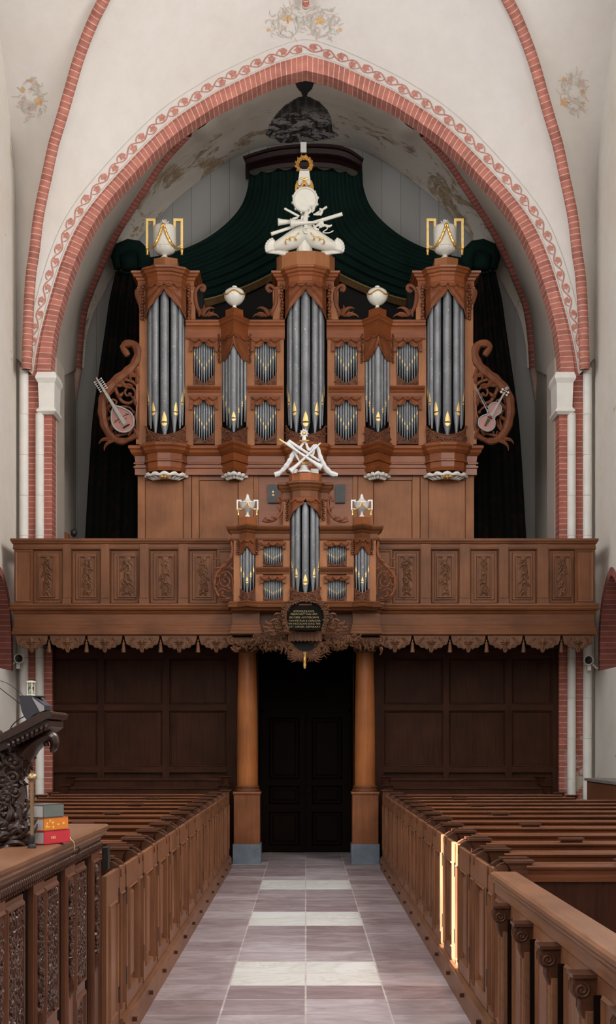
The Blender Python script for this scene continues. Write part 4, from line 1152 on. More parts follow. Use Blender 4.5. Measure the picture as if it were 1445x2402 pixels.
def s_scroll(parent,pts,rs,mat,y,name,leafs=(),flat=.8):
    m_=MB(); P=resample([Vector((a,y,b)) for a,b in pts],44); R=[interp([Vector((r,0,0)) for r in rs],i/44).x for i in range(45)]
    m_.tube(P,R,8)
    for (cx,cz,r,t,a0,sg,rt) in leafs.get('sp',[]) if leafs else []: m_.spiral((cx,cz),r,t,a0,sg,rt,y-.01,6,20)
    for (cx,cz,a,L_,wd) in leafs.get('lf',[]) if leafs else []: m_.stroke((cx,cz),a,L_,wd*.8,y-.01,1.5*(1 if math.cos(a)<0 else -1),.03); m_.stroke((cx,cz),a+.25,L_*.7,wd*.6,y+.01,-1.2*(1 if math.cos(a)<0 else -1),.02)
    return obj(name,m_,mat,parent,smooth=True)
M['fretback']=plain('openwork_ground',(.10,.04,.02),.8,0,.2,8,0)
def wz(Y): return lambda py: WZ(py,Y)

# ---------------------------------------------------------------- main organ
YM=22.6; z=wz(YM); X=lambda px: WX(px,YM)
organ=thing('main_organ','large oak church organ case with five towers of grey pipes','organ',(0,YM,3.95))
TL,TR,VL,VR=-2.39,2.40,-1.216,1.225; R=.352
towers=[(TL,'r'),(VL,'v'),(0.0,'r'),(VR,'v'),(TR,'r')]
xL,xR=X(318),X(1117)
def case_plan(Y,ends,scale=1.0,off=0.0):
    P=[(ends[0],Y+.75),(ends[0],Y)]
    for c,k in towers: P+= deca(c,Y,R*scale) if k=='r' else vee(c,Y,.225*scale,.33*scale)
    P+=[(ends[1],Y),(ends[1],Y+.75)]; return P
# case body: lower case and upper case backs
mb=MB(); mb.box(X(322),X(1113),YM+.14,YM+.95,3.95,z(1108)); obj('lower_case',mb,M['oak'],organ)
mb=MB(); mb.box(xL+.05,xR-.05,YM+.22,YM+.95,z(1108),z(742)); mb.box(X(322),X(470),YM+.22,YM+.9,z(742),z(660)); mb.box(X(962),X(1113),YM+.22,YM+.9,z(742),z(660)); mb.box(X(640),X(794),YM+.22,YM+.9,z(742),z(660)); obj('upper_case',mb,M['black'],organ)
# lower case stiles, rails, panels
for a,b in ((321,339),(429,448),(449,466),(559,594),(594,606),(828,840),(840,876),(968,986),(987,1006),(1094,1114)):
    mb=MB(); mb.box(X(a)+.004,X(b)-.004,YM+.09,YM+.15,3.95,z(1108)); obj('stile',mb,M['oak_panel'],organ)
for a,b in ((339,429),(466,559),(876,968),(1006,1094)):
    mb=MB(); mb.box(X(a),X(b),YM+.10,YM+.15,z(1123),z(1108)); obj('rail',mb,M['oak_h'],organ)
for a,b in ((339,429),(466,559),(876,968),(1006,1094)):
    m_=MB(); m_.rings(X(a),X(b),3.95,z(1123),[(0,YM+.10),(.008,YM+.115),(.012,YM+.13)]); obj('panel',m_,M['oak_panel'],organ)
m_=MB(); m_.box(X(606),X(828),YM+.11,YM+.15,3.95,z(1108)); obj('panel',m_,M['oak_h'],organ)
# impost: cornice, frieze, corbels
P=case_plan(YM,(xL,xR))
mb=MB(); mb.sweep(P,[(-.2,z(1047)),(.10,z(1047)),(.115,z(1050)),(.11,z(1054)),(.085,z(1058)),(.075,z(1063)),(.05,z(1067)),(.03,z(1070)),(-.2,z(1070))]); obj('lower_cornice',mb,M['oak_h'],organ)
mb=MB(); mb.sweep(P,[(-.2,z(1070)),(.015,z(1070)),(.005,z(1084)),(.03,z(1086)),(.03,z(1089)),(.0,z(1090)),(-.005,z(1101)),(.0,z(1103)),(-.02,z(1110)),(-.2,z(1110))]); obj('frieze',mb,M['oak_h'],organ)
mb=MB(); mb.sweep([(xL,YM+.7),(xL,YM),(xR,YM),(xR,YM+.7)],[(-.2,z(1094)),(.03,z(1094)),(.03,z(1098)),(.01,z(1100)),(.01,z(1114)),(-.2,z(1114))]); obj('lower_frieze',mb,M['oak_h'],organ)
for c,k in towers:
    if c==0: continue
    mb=MB(); q=[(a,b) for a,b in (arc(c,YM+.1,R*.93,.92) if k=='r' else vee(c,YM+.1,.19,.3))]
    
    q=[(c+(a-c)*1.06,b-.02) for a,b in q]; rim=[Vector((a,b,z(1117))) for a,b in q]; mm=MB()
    rim2=resample(rim,28)
    pts=[p+Vector((0,-.01,.012*math.cos(i*1.35))) for i,p in enumerate(rim2)]; mm.tube(pts,[.03+.008*math.cos(i*1.35) for i in range(29)],8)
    for i in range(2,27,3):
        p=rim2[i]; q2=Vector((c,YM-.02,z(1124))); mm.tube([p,p.lerp(q2,.35)+Vector((0,0,-.03)),p.lerp(q2,.7)+Vector((0,0,-.02))],[.02,.03,.008],6)
    o=obj('tower_foot_ornament',mm,M['stone_white'],organ,smooth=True)
    if k=='r':
        g=MB()
        for s in (-1,0,1): g.ell((c+s*.05,YM-.20,z(1123)),.032,.03,.03,8,6); g.leaf((c+s*.05,z(1121)),-PI/2+s*.5,.07,.02,YM-.24,.02,0)
        obj('gilt_leaf',g,M['gold'],o,smooth=True,label='gilt leaves')
    else:
        g=MB(); g.leaf((c,z(1117)),-PI/2,.05,.03,YM-.16,.02,0); g.ell((c,YM-.14,z(1118)),.03,.03,.02); obj('gilt_leaf',g,M['gold'],o,smooth=True)
# front framing: side pilasters and stiles between the openings
for a,b in ((327,345),(434,453),(504,521),(578,597),(649,666),(768,785),(839,857),(912,930),(982,1000),(1091,1110)):
    zt=z(672) if a in (327,1091) else z(765)
    mb=MB(); mb.box(X(a),X(b),YM,YM+.24,z(1047),zt); obj('stile',mb,M['oak_panel'],organ)
for a,b in ((440,458),(976,995),(640,664),(770,794)): mb=MB(); mb.box(X(a),X(b),YM+.01,YM+.3,z(765),z(672)); obj('shoulder_stile',mb,M['oak_panel'],organ)
# tower bodies: pipes, fretwork, draperies, crowns
for c,k in towers:
    inner=arc(c,YM+.05,R*.80,.85) if k=='r' else vee(c,YM+.06,.2,.28)
    m_=MB(); q=[(a,b) for a,b in (arc(c,YM+.1,R*.45,.5,8) if k=='r' else vee(c,YM+.12,.15,.03))]; m_.slab(q+[(q[-1][0],YM+.22),(q[0][0],YM+.22)],z(1041),z(770) if k=='v' else z(690)); field=obj('pipe_field',m_,M['black'],organ)
    if k=='r':
        ztc=z(662); cen=(c==0)
        zt=lambda f:0
        for a_,r_,zm_,zf_ in ((0,.074 if not cen else .080,992,1024),(34,.063,968,1016),(-34,.063,968,1016),(60,.052,945,1006),(-60,.052,945,1006),(82,.040,925,998),(-82,.040,925,998)):
            a=math.radians(a_); px,py=c+.285*math.sin(a),YM+.05-.285*.85*math.cos(a)
            pipe(field,px,py,r_,z(684),WZ(zm_,py),WZ(zf_,py),a,flame=.17)
        plan=deca(c,YM,R*.97)
        f_=fret(field,plan,z(1048),lambda u,cen=cen:z(998+31*(1-(abs(u-.5)*2)**1.6)),int(c*10)+50,M['oak_carve'],dens=1.1)
        dp=deca(c,YM,R)
        lo=[(0,750),(.12,741),(.3,722),(.42,708),(.46,701),(.47,694),(.53,694),(.54,701),(.58,708),(.7,722),(.88,741),(1,750)]
        drape(field,dp,z(676),lambda u,lo=lo:z(y_at(lo,u)),1,M['oak_drape'])
        for s in (-1,1): strip(organ,c+s*(R+.05),YM-.01,z(752),z(668),.085,int(c)+s+5,M['oak_carve'])
        Q=[(c-R-.13,YM+.5),(c-R-.13,YM)]+deca(c,YM,R)+[(c+R+.13,YM),(c+R+.13,YM+.5)]
        m_=MB(); m_.sweep(Q,[(-.25,z(679)),(.0,z(679)),(.012,z(674)),(.0,z(671)),(.0,z(660)),(.02,z(657)),(.03,z(653)),(.06,z(651)),(.075,z(646)),(.10,z(644)),(.105,z(640)),(.08,z(638)),(-.25,z(638))])
        m_.slab(Q[1:-1]+[(Q[-1][0],Q[-1][1]),(Q[0][0],Q[0][1])] if False else grow(Q,-.02),z(657),z(639)); obj('crown',m_,M['oak_h'],organ)
        m_=MB(); hw=.50 if cen else .2; zz0,zz1=(z(640),z(600)) if cen else (z(640),z(609))
        if cen: m_.slab(deca(c,YM+.1,.5,.7)+[(c+.5,YM+.6),(c-.5,YM+.6)],zz0,zz1)
        else: m_.slab([(c-.2,YM-.05),(c,YM-.14),(c+.2,YM-.05),(c+.2,YM+.3),(c-.2,YM+.3)],zz0,zz1)
        obj('top_block',m_,M['oak_panel'],organ)
    else:
        for t_,r_,zm_,zf_ in ((0,.058,982,1014),(.27,.036,965,1004),(-.27,.036,965,1004),(.52,.032,950,998),(-.52,.032,950,998),(.76,.028,935,990),(-.76,.028,935,990)):
            px=c+t_*.235; py=YM+.03-(1-abs(t_))*.27
            pipe(field,px,py,r_,z(805),WZ(zm_,py),WZ(zf_,py),math.copysign(.6,t_) if t_ else 0,flame=.10 if not t_ else .06,mw=.62 if not t_ else .4)
        plan=vee(c,YM,.22,.31)
        fret(field,plan,z(1048),lambda u:z(1001+26*(1-abs(u-.5)*2)),int(c*10)+80,M['oak_carve'])
        lo=[(0,848),(.15,850),(.28,840),(.4,830),(.47,822),(.5,820),(.53,822),(.6,830),(.72,840),(.85,850),(1,848)]
        drape(field,vee(c,YM,.225,.33),z(794),lambda u,lo=lo:z(y_at(lo,u)),1,M['oak_drape'],folds=11,amp=.01)
        for s in (-1,1): strip(organ,c+s*.265,YM-.01,z(852),z(786),.055,int(c)+s+15,M['oak_carve'])
        m_=MB(); m_.slab([(c-.15,YM-.08),(c,YM-.24),(c+.15,YM-.08),(c+.15,YM+.3),(c-.15,YM+.3)],z(762),z(731)); obj('top_block',m_,M['oak_h'],organ)
# attic cornice between the towers
for a,b,c in ((436,668,VL),(766,998,VR)):
    Q=[(X(a),YM)]+vee(c,YM,.225,.33)+[(X(b),YM)]
    m_=MB(); m_.sweep(Q,[(-.25,z(797)),(.012,z(797)),(.022,z(794)),(.012,z(792)),(.012,z(774)),(.02,z(771)),(.03,z(768)),(.055,z(765)),(.065,z(760)),(.08,z(758)),(.08,z(754)),(.06,z(752)),(-.25,z(752))]); obj('attic_cornice',m_,M['oak_h'],organ)
# flat pipe fields, two storeys
for a,b in ((453,504),(597,649),(785,839),(930,982)):
    for (t0,t1,fm,pt) in ((793,906,864,0),(929,1041,1002,1)):
        xa,xb=X(a),X(b); xc=(xa+xb)/2; wd=(xb-xa)
        m_=MB(); m_.box(xa,xb,YM+.12,YM+.16,z(t1),z(t0)); fld=obj('pipe_field',m_,M['black'],organ)
        n_=9
        for i in range(n_):
            q=(i-(n_-1)/2)/((n_-1)/2); r_=wd/(2*n_)*(1.12 if i==4 else .96 if i%2==0 else .86)
            pipe(fld,xc+q*(wd/2-wd/(2*n_)),YM+.06,r_,z(t0+8),z(fm-abs(q)*34),z(t1-6-abs(q)*20),0,flame=.042,mw=.45)
        pl=[(xa,YM+.02),(xb,YM+.02)]
        fret(fld,pl,z(t1),lambda u,t1=t1:z(t1-6-22*abs(u-.5)*2-(4 if abs(u-.5)>.4 else 0)),a+t0,M['oak_carve'],dens=.9,rt=.008)
        pl2=[(xa-.055,YM-.01),(xb+.055,YM-.01)]
        lo=[(0,33),(.10,33),(.115,20),(.2,23),(.35,20),(.44,11),(.5,7),(.56,11),(.65,20),(.8,23),(.885,20),(.9,33),(1,33)]
        drape(fld,pl2,z(t0+1),lambda u,t0=t0,lo=lo:z(t0+y_at(lo,u)),2,M['oak_drape'],folds=9,amp=.010)
    # storey cornice
    lo_,hi_={453:(436,521),597:(578,667),785:(767,857),930:(912,1000)}[a]
    m_=MB(); m_.sweep([(X(lo_)+.03,YM),(X(hi_)-.03,YM)],[(-.1,z(929)),(.01,z(929)),(.01,z(922)),(.025,z(919)),(.02,z(916)),(.05,z(911)),(.06,z(908)),(.06,z(906)),(-.1,z(906))]); obj('storey_cornice',m_,M['oak_h'],organ)
# side scrolls on the tower shoulders
for c,s,dx in ((TL,1,0),(0.0,-1,0),(0.0,1,0),(TR,-1,0)):
    bx=c+s*(R+.12)
    pts=[(bx+s*.155,z(684)),(bx+s*.19,z(677)),(bx+s*.165,z(670)),(bx+s*.10,z(672)),(bx+s*.04,z(683)),(bx+s*.035,z(700)),(bx+s*.06,z(718)),(bx+s*.13,z(735)),(bx+s*.22,z(741))]
    s_scroll(organ,pts,[.03,.035,.03,.03,.035,.035,.03,.03,.02],M['oak_carve'],YM-.0,'shoulder_scroll',
        {'lf':[(bx+s*.14,z(738),PI/2-s*.75,.26,.04),(bx+s*.16,z(741),PI/2-s*.45,.2,.035),(bx+s*.2,z(742),PI/2-s*1.1,.2,.035),(bx+s*.25,z(742),PI/2-s*1.3,.2,.03),(bx+s*.1,z(742),PI/2-s*.1,.14,.03)],
         'sp':[(bx+s*.15,z(681),.04,1,0,s,.016)]})
# consoles outside the outer towers (top), small S shapes
for c,s in ((TL,-1),(TR,1)):
    bx=c+s*(R+.05)
    pts=[(bx+s*.05,z(676)),(bx+s*.09,z(682)),(bx+s*.085,z(692)),(bx+s*.06,z(705)),(bx+s*.03,z(722)),(bx+s*.02,z(740))]
    s_scroll(organ,pts,[.04,.05,.045,.035,.028,.02],M['oak_carve'],YM+.03,'shoulder_scroll',{'sp':[(bx+s*.065,z(682),.05,1.3,0,s,.014)]})
    # tapering cheek from the tower shoulder down to the wing
    m_=MB(); x0=X(327) if s<0 else X(1110)
    m_.prism([(x0,z(805)),(x0,z(700)),(x0+s*.0,z(690)),(x0-s*.05,z(690)),(x0-s*.05,z(1041)),(x0+s*.06,z(1041)),(x0+s*.06,z(815))][::(1 if s<0 else -1)],YM+.02,YM+.12); obj('cheek',m_,M['oak_panel'],organ)
# carved wings with the instruments
WING=[(300,833),(292,821),(287,813),(296,805),(313,806),(323,821),(321,841),(310,860),(293,875),(270,893),(254,911),(244,930),(240,953),(241,975),(246,998),(255,1016),(267,1028),(283,1034),(301,1030),(317,1020)]
INNER=[(256,1012),(262,990),(262,968),(254,950)]
def wing(parent,s,Y,name,Wp,center,mat,extra,scale=1.0,ps=1.0):
    zz=wz(Y); mx=lambda px:(WX(px,Y) if s<0 else -WX(px,Y)+2*center)
    m_=MB()
    P_=resample([Vector((mx(a),Y+.04,zz(b))) for a,b in Wp],60)
    m_.tube(P_,[scale*(.042+.042*max(0,math.sin(PI*min(1,i/60*1.05)))**.7+.007*math.sin(i*1.3)) for i in range(61)],8,flat=1.0)
    for path,r in extra['paths']:
        Q_=resample([Vector((mx(a),Y+.05,zz(b))) for a,b in path],34); m_.tube(Q_,[ps*r*(1-.45*i/34) for i in range(35)],7); m_.ell(Q_[-1],ps*r*1.1,ps*r,ps*r*1.1,7,5)
    for a,b,ang,L_,wd in extra['leaves']:
        an=math.radians(ang); 
        if s>0: an=PI-an
        m_.stroke((mx(a),zz(b)),an,L_*ps*1.1,wd*ps*.9,Y+.04,1.6*(1 if s<0 else -1),.03)
    return obj(name,m_,mat,parent,smooth=True)
ex={'paths':[([(321,1010),(324,985),(325,955),(327,925),(322,905),(308,893),(290,889),(275,897),(268,908)],.034),
  ([(267,905),(276,925),(286,940),(302,944),(314,935),(317,919),(309,908),(298,908),(292,918),(297,927),(304,923)],.026),
  ([(258,1005),(264,985),(258,965),(249,957)],.02),([(300,1000),(313,985),(320,960),(316,940)],.022),([(265,1022),(285,1018),(305,1012),(320,998)],.022),
  ([(324,870),(318,880),(308,880),(305,872)],.018),([(262,935),(272,940),(268,950),(258,950)],.018),([(275,955),(290,952),(304,955),(312,965)],.02),([(280,1010),(276,1022),(270,1012)],.015)],
 'leaves':[(297,872,-30,.2,.04),(280,887,-60,.2,.035),(265,900,-20,.16,.03),(246,960,30,.15,.03),(247,985,20,.16,.03),(255,1012,40,.18,.03),(262,1030,175,.18,.03),(270,1031,200,.2,.03),(300,1020,60,.15,.03),(315,1000,120,.15,.03),(318,950,100,.15,.03),(320,900,80,.14,.03),(310,905,160,.12,.025),(290,893,190,.12,.03),(312,868,240,.14,.03),(283,1034,10,.2,.03),(275,930,20,.1,.03),(318,860,-80,.2,.03),(240,945,70,.14,.02),(322,1030,100,.2,.03)]}
wing(organ,-1,YM,'wing',WING,0.0,M['oak_carve'],ex,1.08,1.3); wing(organ,1,YM,'wing',WING,0.012,M['oak_carve'],ex,1.08,1.3)
# organ console placards
for xa,xb in ((628,662),(787,810)):
    m_=MB(); m_.box(X(xa),X(xb),YM+.04,YM+.09,z(1178),z(1135)); t=obj('notice_board',m_,plain('dark_grey_slate',(.045,.045,.048),.6,0,.15,8),None)
    tag(t,'dark grey notice board on the organ case, %s of the front organ tower'%('left' if xa<700 else 'right'),'sign')
    m_=MB(); 
    if xa<700: m_.leaf((X(640),z(1156)),PI/2,.05,.02,YM+.035,.004,0); m_.box(X(638),X(643),YM+.036,YM+.04,z(1162),z(1158)); obj('emblem',m_,M['brass'],t)

# ---------------------------------------------------------------- front organ on the gallery edge
YR=20.15; zr=wz(YR); XR=lambda px: WX(px,YR)
front=thing('front_organ','small oak organ case projecting from the gallery front with three pipe towers','organ',(0,YR,4.05))
rt=[(-.888,'v'),(-.005,'r'),(.862,'v')]; RR_=.235
def fplan(ends,sc_=1.0): 
    P=[(ends[0],YR+.4),(ends[0],YR)]
    for c,k in rt: P+= deca(c,YR,RR_*sc_,.8) if k=='r' else vee(c,YR,.12*sc_,.13*sc_)
    return P+[(ends[1],YR),(ends[1],YR+.4)]
xa,xb=XR(548),XR(882)
mb=MB(); mb.box(xa,xb,YR+.12,YR+.6,zr(1414),zr(1242)); mb.box(XR(655),XR(775),YR+.12,YR+.5,zr(1242),zr(1140)); obj('case',mb,M['oak'],front)
Pf=fplan((xa+.0,xb-.0))
mb=MB(); mb.sweep(Pf,[(-.15,zr(1411)),(.055,zr(1411)),(.07,zr(1414)),(.06,zr(1418)),(.085,zr(1421)),(.08,zr(1425)),(.04,zr(1428)),(.02,zr(1432)),(-.15,zr(1432))]); obj('lower_cornice',mb,M['gal_h'],front)
for a,b,c in ((xa-.03,XR(680),-.888),(XR(750),xb+.03,.862)):
    Q=[(a,YR)]+vee(c,YR,.12,.13)+[(b,YR)]
    if a<-.5: Q=[(a,YR+.35)]+Q
    else: Q=Q+[(b,YR+.35)]
    m_=MB(); m_.sweep(Q,[(-.15,zr(1268)),(.0,zr(1268)),(.01,zr(1265)),(.0,zr(1262)),(.0,zr(1252)),(.015,zr(1250)),(.03,zr(1246)),(.06,zr(1243)),(.075,zr(1240)),(.085,zr(1237)),(.08,zr(1234)),(-.15,zr(1234))]); obj('top_cornice',m_,M['gal_h'],front)
for p,q in ((548,566),(599,617),(664,680),(750,767),(813,830),(864,882)): mb=MB(); mb.box(XR(p),XR(q),YR,YR+.14,zr(1411),zr(1262)); obj('stile',mb,M['oak_panel'],front)
for p,q in ((664,680),(750,766)): mb=MB(); mb.box(XR(p),XR(q),YR+.01,YR+.2,zr(1262),zr(1172)); obj('shoulder_stile',mb,M['oak_panel'],front)
for c,k in rt:
    if k=='r':
        m_=MB(); q=arc(c,YR+.06,RR_*.45,.5,8); m_.slab(q+[(q[-1][0],YR+.15),(q[0][0],YR+.15)],zr(1411),zr(1172)); fld=obj('pipe_field',m_,M['black'],front)
        for a_,r_,zm_,zf_ in ((0,.052,1366,1398),(37,.042,1350,1392),(-37,.042,1350,1392),(66,.034,1334,1386),(-66,.034,1334,1386),(86,.026,1322,1380),(-86,.026,1322,1380)):
            a=math.radians(a_); pipe(fld,c+.19*math.sin(a),YR+.03-.19*.8*math.cos(a),r_,zr(1183),WZ(zm_,YR+.03-.19*.8*math.cos(a)),WZ(zf_,YR+.03-.19*.8*math.cos(a)),a,flame=.11)
        fret(fld,deca(c,YR,RR_*.97,.8),zr(1412),lambda u:zr(1376+18*(1-(abs(u-.5)*2)**1.5)),7,M['frontcarve'] if 'frontcarve' in M else M['oak_carve'],rt=.009)
        lo=[(0,1216),(.15,1206),(.3,1196),(.44,1187),(.47,1178),(.53,1178),(.56,1187),(.7,1196),(.85,1206),(1,1216)]
        drape(fld,deca(c,YR,RR_,.8),zr(1172),lambda u:zr(y_at(lo,u)),1,M['oak_drape'],amp=.009)
        for s in (-1,1): strip(front,c+s*(RR_+.045),YR-.01,zr(1222),zr(1172),.055,s+25,M['oak_carve'])
        Q=[(c-RR_-.11,YR+.3),(c-RR_-.11,YR)]+deca(c,YR,RR_,.8)+[(c+RR_+.11,YR),(c+RR_+.11,YR+.3)]
        m_=MB(); m_.sweep(Q,[(-.2,zr(1176)),(0,zr(1176)),(.01,zr(1173)),(0,zr(1170)),(0,zr(1156)),(.015,zr(1153)),(.025,zr(1150)),(.05,zr(1146)),(.06,zr(1142)),(.085,zr(1139)),(.085,zr(1135)),(.06,zr(1133)),(-.2,zr(1133))]); m_.slab(grow(Q,-.02),zr(1149),zr(1134)); obj('crown',m_,M['gal_h'],front)
        m_=MB(); m_.slab(deca(c,YR+.03,.25,.8)+[(c+.25,YR+.4),(c-.25,YR+.4)],zr(1131),zr(1113)); obj('top_block',m_,M['oak'],front)
    else:
        m_=MB(); m_.box(c-.1,c+.1,YR+.09,YR+.13,zr(1411),zr(1270)); fld=obj('pipe_field',m_,M['black'],front)
        for t_,r_,zm_,zf_ in ((0,.030,1366,1396),(.36,.024,1352,1388),(-.36,.024,1352,1388),(.7,.020,1340,1382),(-.7,.020,1340,1382)):
            pipe(fld,c+t_*.125,YR+.02-(1-abs(t_))*.10,r_,zr(1276),zr(zm_),zr(zf_),math.copysign(.5,t_) if t_ else 0,flame=.07)
        fret(fld,vee(c,YR,.115,.12),zr(1412),lambda u:zr(1380+14*(1-abs(u-.5)*2)),9,M['oak_carve'],rt=.008)
        lo=[(0,1300),(.15,1300),(.3,1292),(.45,1284),(.55,1284),(.7,1292),(.85,1300),(1,1300)]
        drape(fld,vee(c,YR,.12,.13),zr(1264),lambda u:zr(y_at(lo,u)),1,M['oak_drape'],amp=.009,folds=10)
        for s in (-1,1): strip(front,c+s*.15,YR-.01,zr(1302),zr(1266),.05,s+35,M['oak_carve'])
        m_=MB(); m_.slab([(c-.13,YR),(c,YR-.10),(c+.13,YR),(c+.13,YR+.2),(c-.13,YR+.2)],zr(1236),zr(1214)); obj('top_block',m_,M['oak'],front)
for a,b in ((617,664),(767,813)):
    for t0,t1,fm in ((1270,1328,1310),(1350,1411,1392)):
        x0,x1=XR(a),XR(b); xc=(x0+x1)/2; wd=x1-x0
        m_=MB(); m_.box(x0,x1,YR+.07,YR+.1,zr(t1),zr(t0)); fld=obj('pipe_field',m_,M['black'],front)
        for i in range(11):
            q=(i-5)/5; pipe(fld,xc+q*(wd/2-wd/22),YR+.04,wd/22*(.95 if i%2 else .8),zr(t0+3),zr(fm-abs(q)*12),zr(t1-3-abs(q)*7),0,flame=.018,mw=.4)
        fret(fld,[(x0,YR+.015),(x1,YR+.015)],zr(t1),lambda u,t1=t1:zr(t1-4-12*(abs(u-.5)*2)**2),a+t0,M['oak_carve'],rt=.006,dens=.8)
        lo=[(0,15),(.1,15),(.12,9),(.3,9),(.42,4),(.5,2),(.58,4),(.7,9),(.88,9),(.9,15),(1,15)]
        drape(fld,[(x0-.04,YR-.01),(x1+.04,YR-.01)],zr(t0),lambda u,t0=t0:zr(t0+3+y_at(lo,u)),2,M['oak_drape'],folds=8,amp=.006)
    m_=MB(); a2,b2=(599,680) if a<700 else (750,830)
    m_.sweep([(XR(a2)+.01,YR),(XR(b2)-.01,YR)],[(-.1,zr(1347)),(.005,zr(1347)),(.01,zr(1342)),(.03,zr(1337)),(.04,zr(1333)),(.04,zr(1330)),(-.1,zr(1330))]); obj('storey_cornice',m_,M['gal_h'],front)
for s in (-1,1):
    c=-.005; bx=c+s*(RR_+.10)
    pts=[(bx+s*.07,zr(1176)),(bx+s*.09,zr(1171)),(bx+s*.07,zr(1166)),(bx+s*.03,zr(1168)),(bx+s*.01,zr(1178)),(bx+s*.02,zr(1194)),(bx+s*.07,zr(1210)),(bx+s*.14,zr(1219)),(bx+s*.25,zr(1222)),(bx+s*.32,zr(1220))]
    s_scroll(front,pts,[.02,.022,.02,.022,.024,.022,.022,.025,.03,.02],M['oak_carve'],YR+.02,'shoulder_scroll',{'lf':[(bx+s*.1,zr(1218),PI/2-s*.9,.1,.02),(bx+s*.17,zr(1222),PI/2-s*1.1,.1,.02),(bx+s*.05,zr(1200),PI/2-s*.3,.1,.02)],'sp':[(bx+s*.27,zr(1217),.035,1.2,0,s,.012),(bx+s*.08,zr(1173),.03,1,0,s,.01)]})
FW=[(545,1258),(543,1272),(545,1290),(541,1306),(530,1320),(518,1332),(508,1345),(503,1362),(504,1380),(511,1395),(524,1404),(540,1402)]
fe={'paths':[([(547,1395),(546,1370),(543,1350),(532,1340),(519,1344)],.018),([(515,1345),(514,1362),(522,1374),(535,1372),(538,1360),(530,1352),(523,1358),(527,1364)],.016),([(512,1385),(522,1380),(534,1386),(545,1384)],.014),([(545,1320),(535,1330),(528,1328)],.013)],
 'leaves':[(545,1262,200,.09,.02),(541,1300,250,.1,.02),(540,1312,200,.1,.025),(530,1322,230,.1,.02),(518,1333,170,.1,.02),(506,1355,20,.08,.02),(504,1375,30,.08,.02),(515,1398,40,.09,.02),(530,1402,150,.1,.02),(540,1330,-40,.08,.02),(528,1345,-90,.06,.02),(535,1375,-60,.07,.02),(512,1312,160,.07,.015)]}
wing(front,-1,YR,'wing',FW,0,M['oak_carve'],fe,.36,1.05); wing(front,1,YR,'wing',FW,-.012,M['oak_carve'],fe,.36,1.05)
# ---------------------------------------------------------------- hanging cartouche and carved apron between the columns
YC_=19.86; YPL=19.86; zc=wz(YC_); XC=lambda px: WX(px,YC_)
car=thing('name_cartouche','dark carved cartouche with rows of gilt lettering under the front organ','plaque',(0,YC_,3.3))
mb=MB(); ol=[(676,1478),(671,1462),(669,1448),(672,1432),(682,1418),(698,1411),(716,1409),(734,1411),(750,1418),(760,1432),(763,1448),(761,1462),(756,1478)]
pl=resample([Vector((XC(a),0,zc(b))) for a,b in ol],30)
mb.prism([(p.x,p.z) for p in pl][::-1],YC_+.03,YC_+.10); obj('plate',mb,plain('black_lacquer',(.006,.006,.005),.8,0,.1,8,0,.05),car)
mb=MB(); mb.tube([(p.x,YC_+.02,p.z) for p in pl],.022,7)
rnd=random.Random(4)
for i,p in enumerate(pl):
    d=Vector((p.x-XC(716),0,p.z-zc(1450))).normalized(); a=math.atan2(d.z,d.x)+rnd.uniform(-.7,.7)
    mb.stroke((p.x,p.z),a,.07,.014,YC_+.02,rnd.uniform(-3,3)); mb.stroke((p.x,p.z),a+1.5,.06,.012,YC_+.01,2.5); 
    if i%3==0: mb.spiral((p.x+d.x*.03,p.z+d.z*.03),.035,1,a,1 if i%2 else -1,.010,YC_,5,12)
for s in (-1,1):
    for (dx,py,a,L_) in ((.30,1430,.6,.18),(.36,1440,.3,.2),(.42,1452,.0,.2),(.36,1462,.4,.16),(.5,1462,-.1,.18),(.56,1470,-.2,.14),(.34,1470,-.4,.2),(.46,1478,-.2,.16)):
        mb.stroke((XC(716)+s*dx,zc(py)),a if s>0 else PI-a,L_*.75,.02,YC_+.1,2.8*s*(1 if py%4 else -1)); mb.spiral((XC(716)+s*(dx+.03),zc(py+4)),.045,1.2,a,s,.013,YC_+.1,5,14)
obj('carved_frame',mb,M['gal_carve'],car,smooth=True)
mb=MB(); mb.box(XC(690),XC(742),YC_+.09,20.42,zc(1474),zc(1436)); obj('support',mb,M['gal'],car)
YC_=20.12; zc=wz(YC_)
# lower canopy and second dark oval
mb=MB(); mb.sheet(lambda u,v:(XC(lerp(676,756,u)),YC_-.03-.05*math.sin(PI*u)-.006*math.cos(u*60),zc(lerp(1502+4*abs(math.sin(u*9*PI)),1483,v))),40,4,.03); obj('canopy',mb,M['gal_carve'],car,smooth=True)
ol2=[(684,1495),(684,1508),(692,1522),(705,1531),(716,1533),(728,1531),(741,1522),(748,1508),(748,1495)]
p2=resample([Vector((XC(a),0,zc(b))) for a,b in ol2],24)
mb=MB(); mb.prism([(p.x,p.z) for p in p2],YC_+.03,YC_+.10); obj('lower_plate',mb,M['black'],car)
mb=MB(); mb.tube([(p.x*1.0,YC_+.02,p.z) for p in p2[3:-3]],.010,6)
for i in range(5,20): p=p2[i]; mb.leaf((p.x,p.z+.02),math.atan2(p.z-zc(1495),p.x-XC(716)),.04,.012,YC_+.015,.012,.3)
obj('gilt_trim',mb,M['gold'],car,smooth=True,label='gilt trim of the lower plate')
mb=MB(); mb.lathe((XC(715),YC_+.02,0),[(.012,zc(1568)),(.022,zc(1560)),(.018,zc(1552)),(.032,zc(1545)),(.022,zc(1540)),(.045,zc(1532)),(.02,zc(1528))],12,flute=(6,.15)); obj('drop_finial',mb,M['gold'],car,smooth=True,label='gilt drop')
mb=MB(); rnd=random.Random(9)
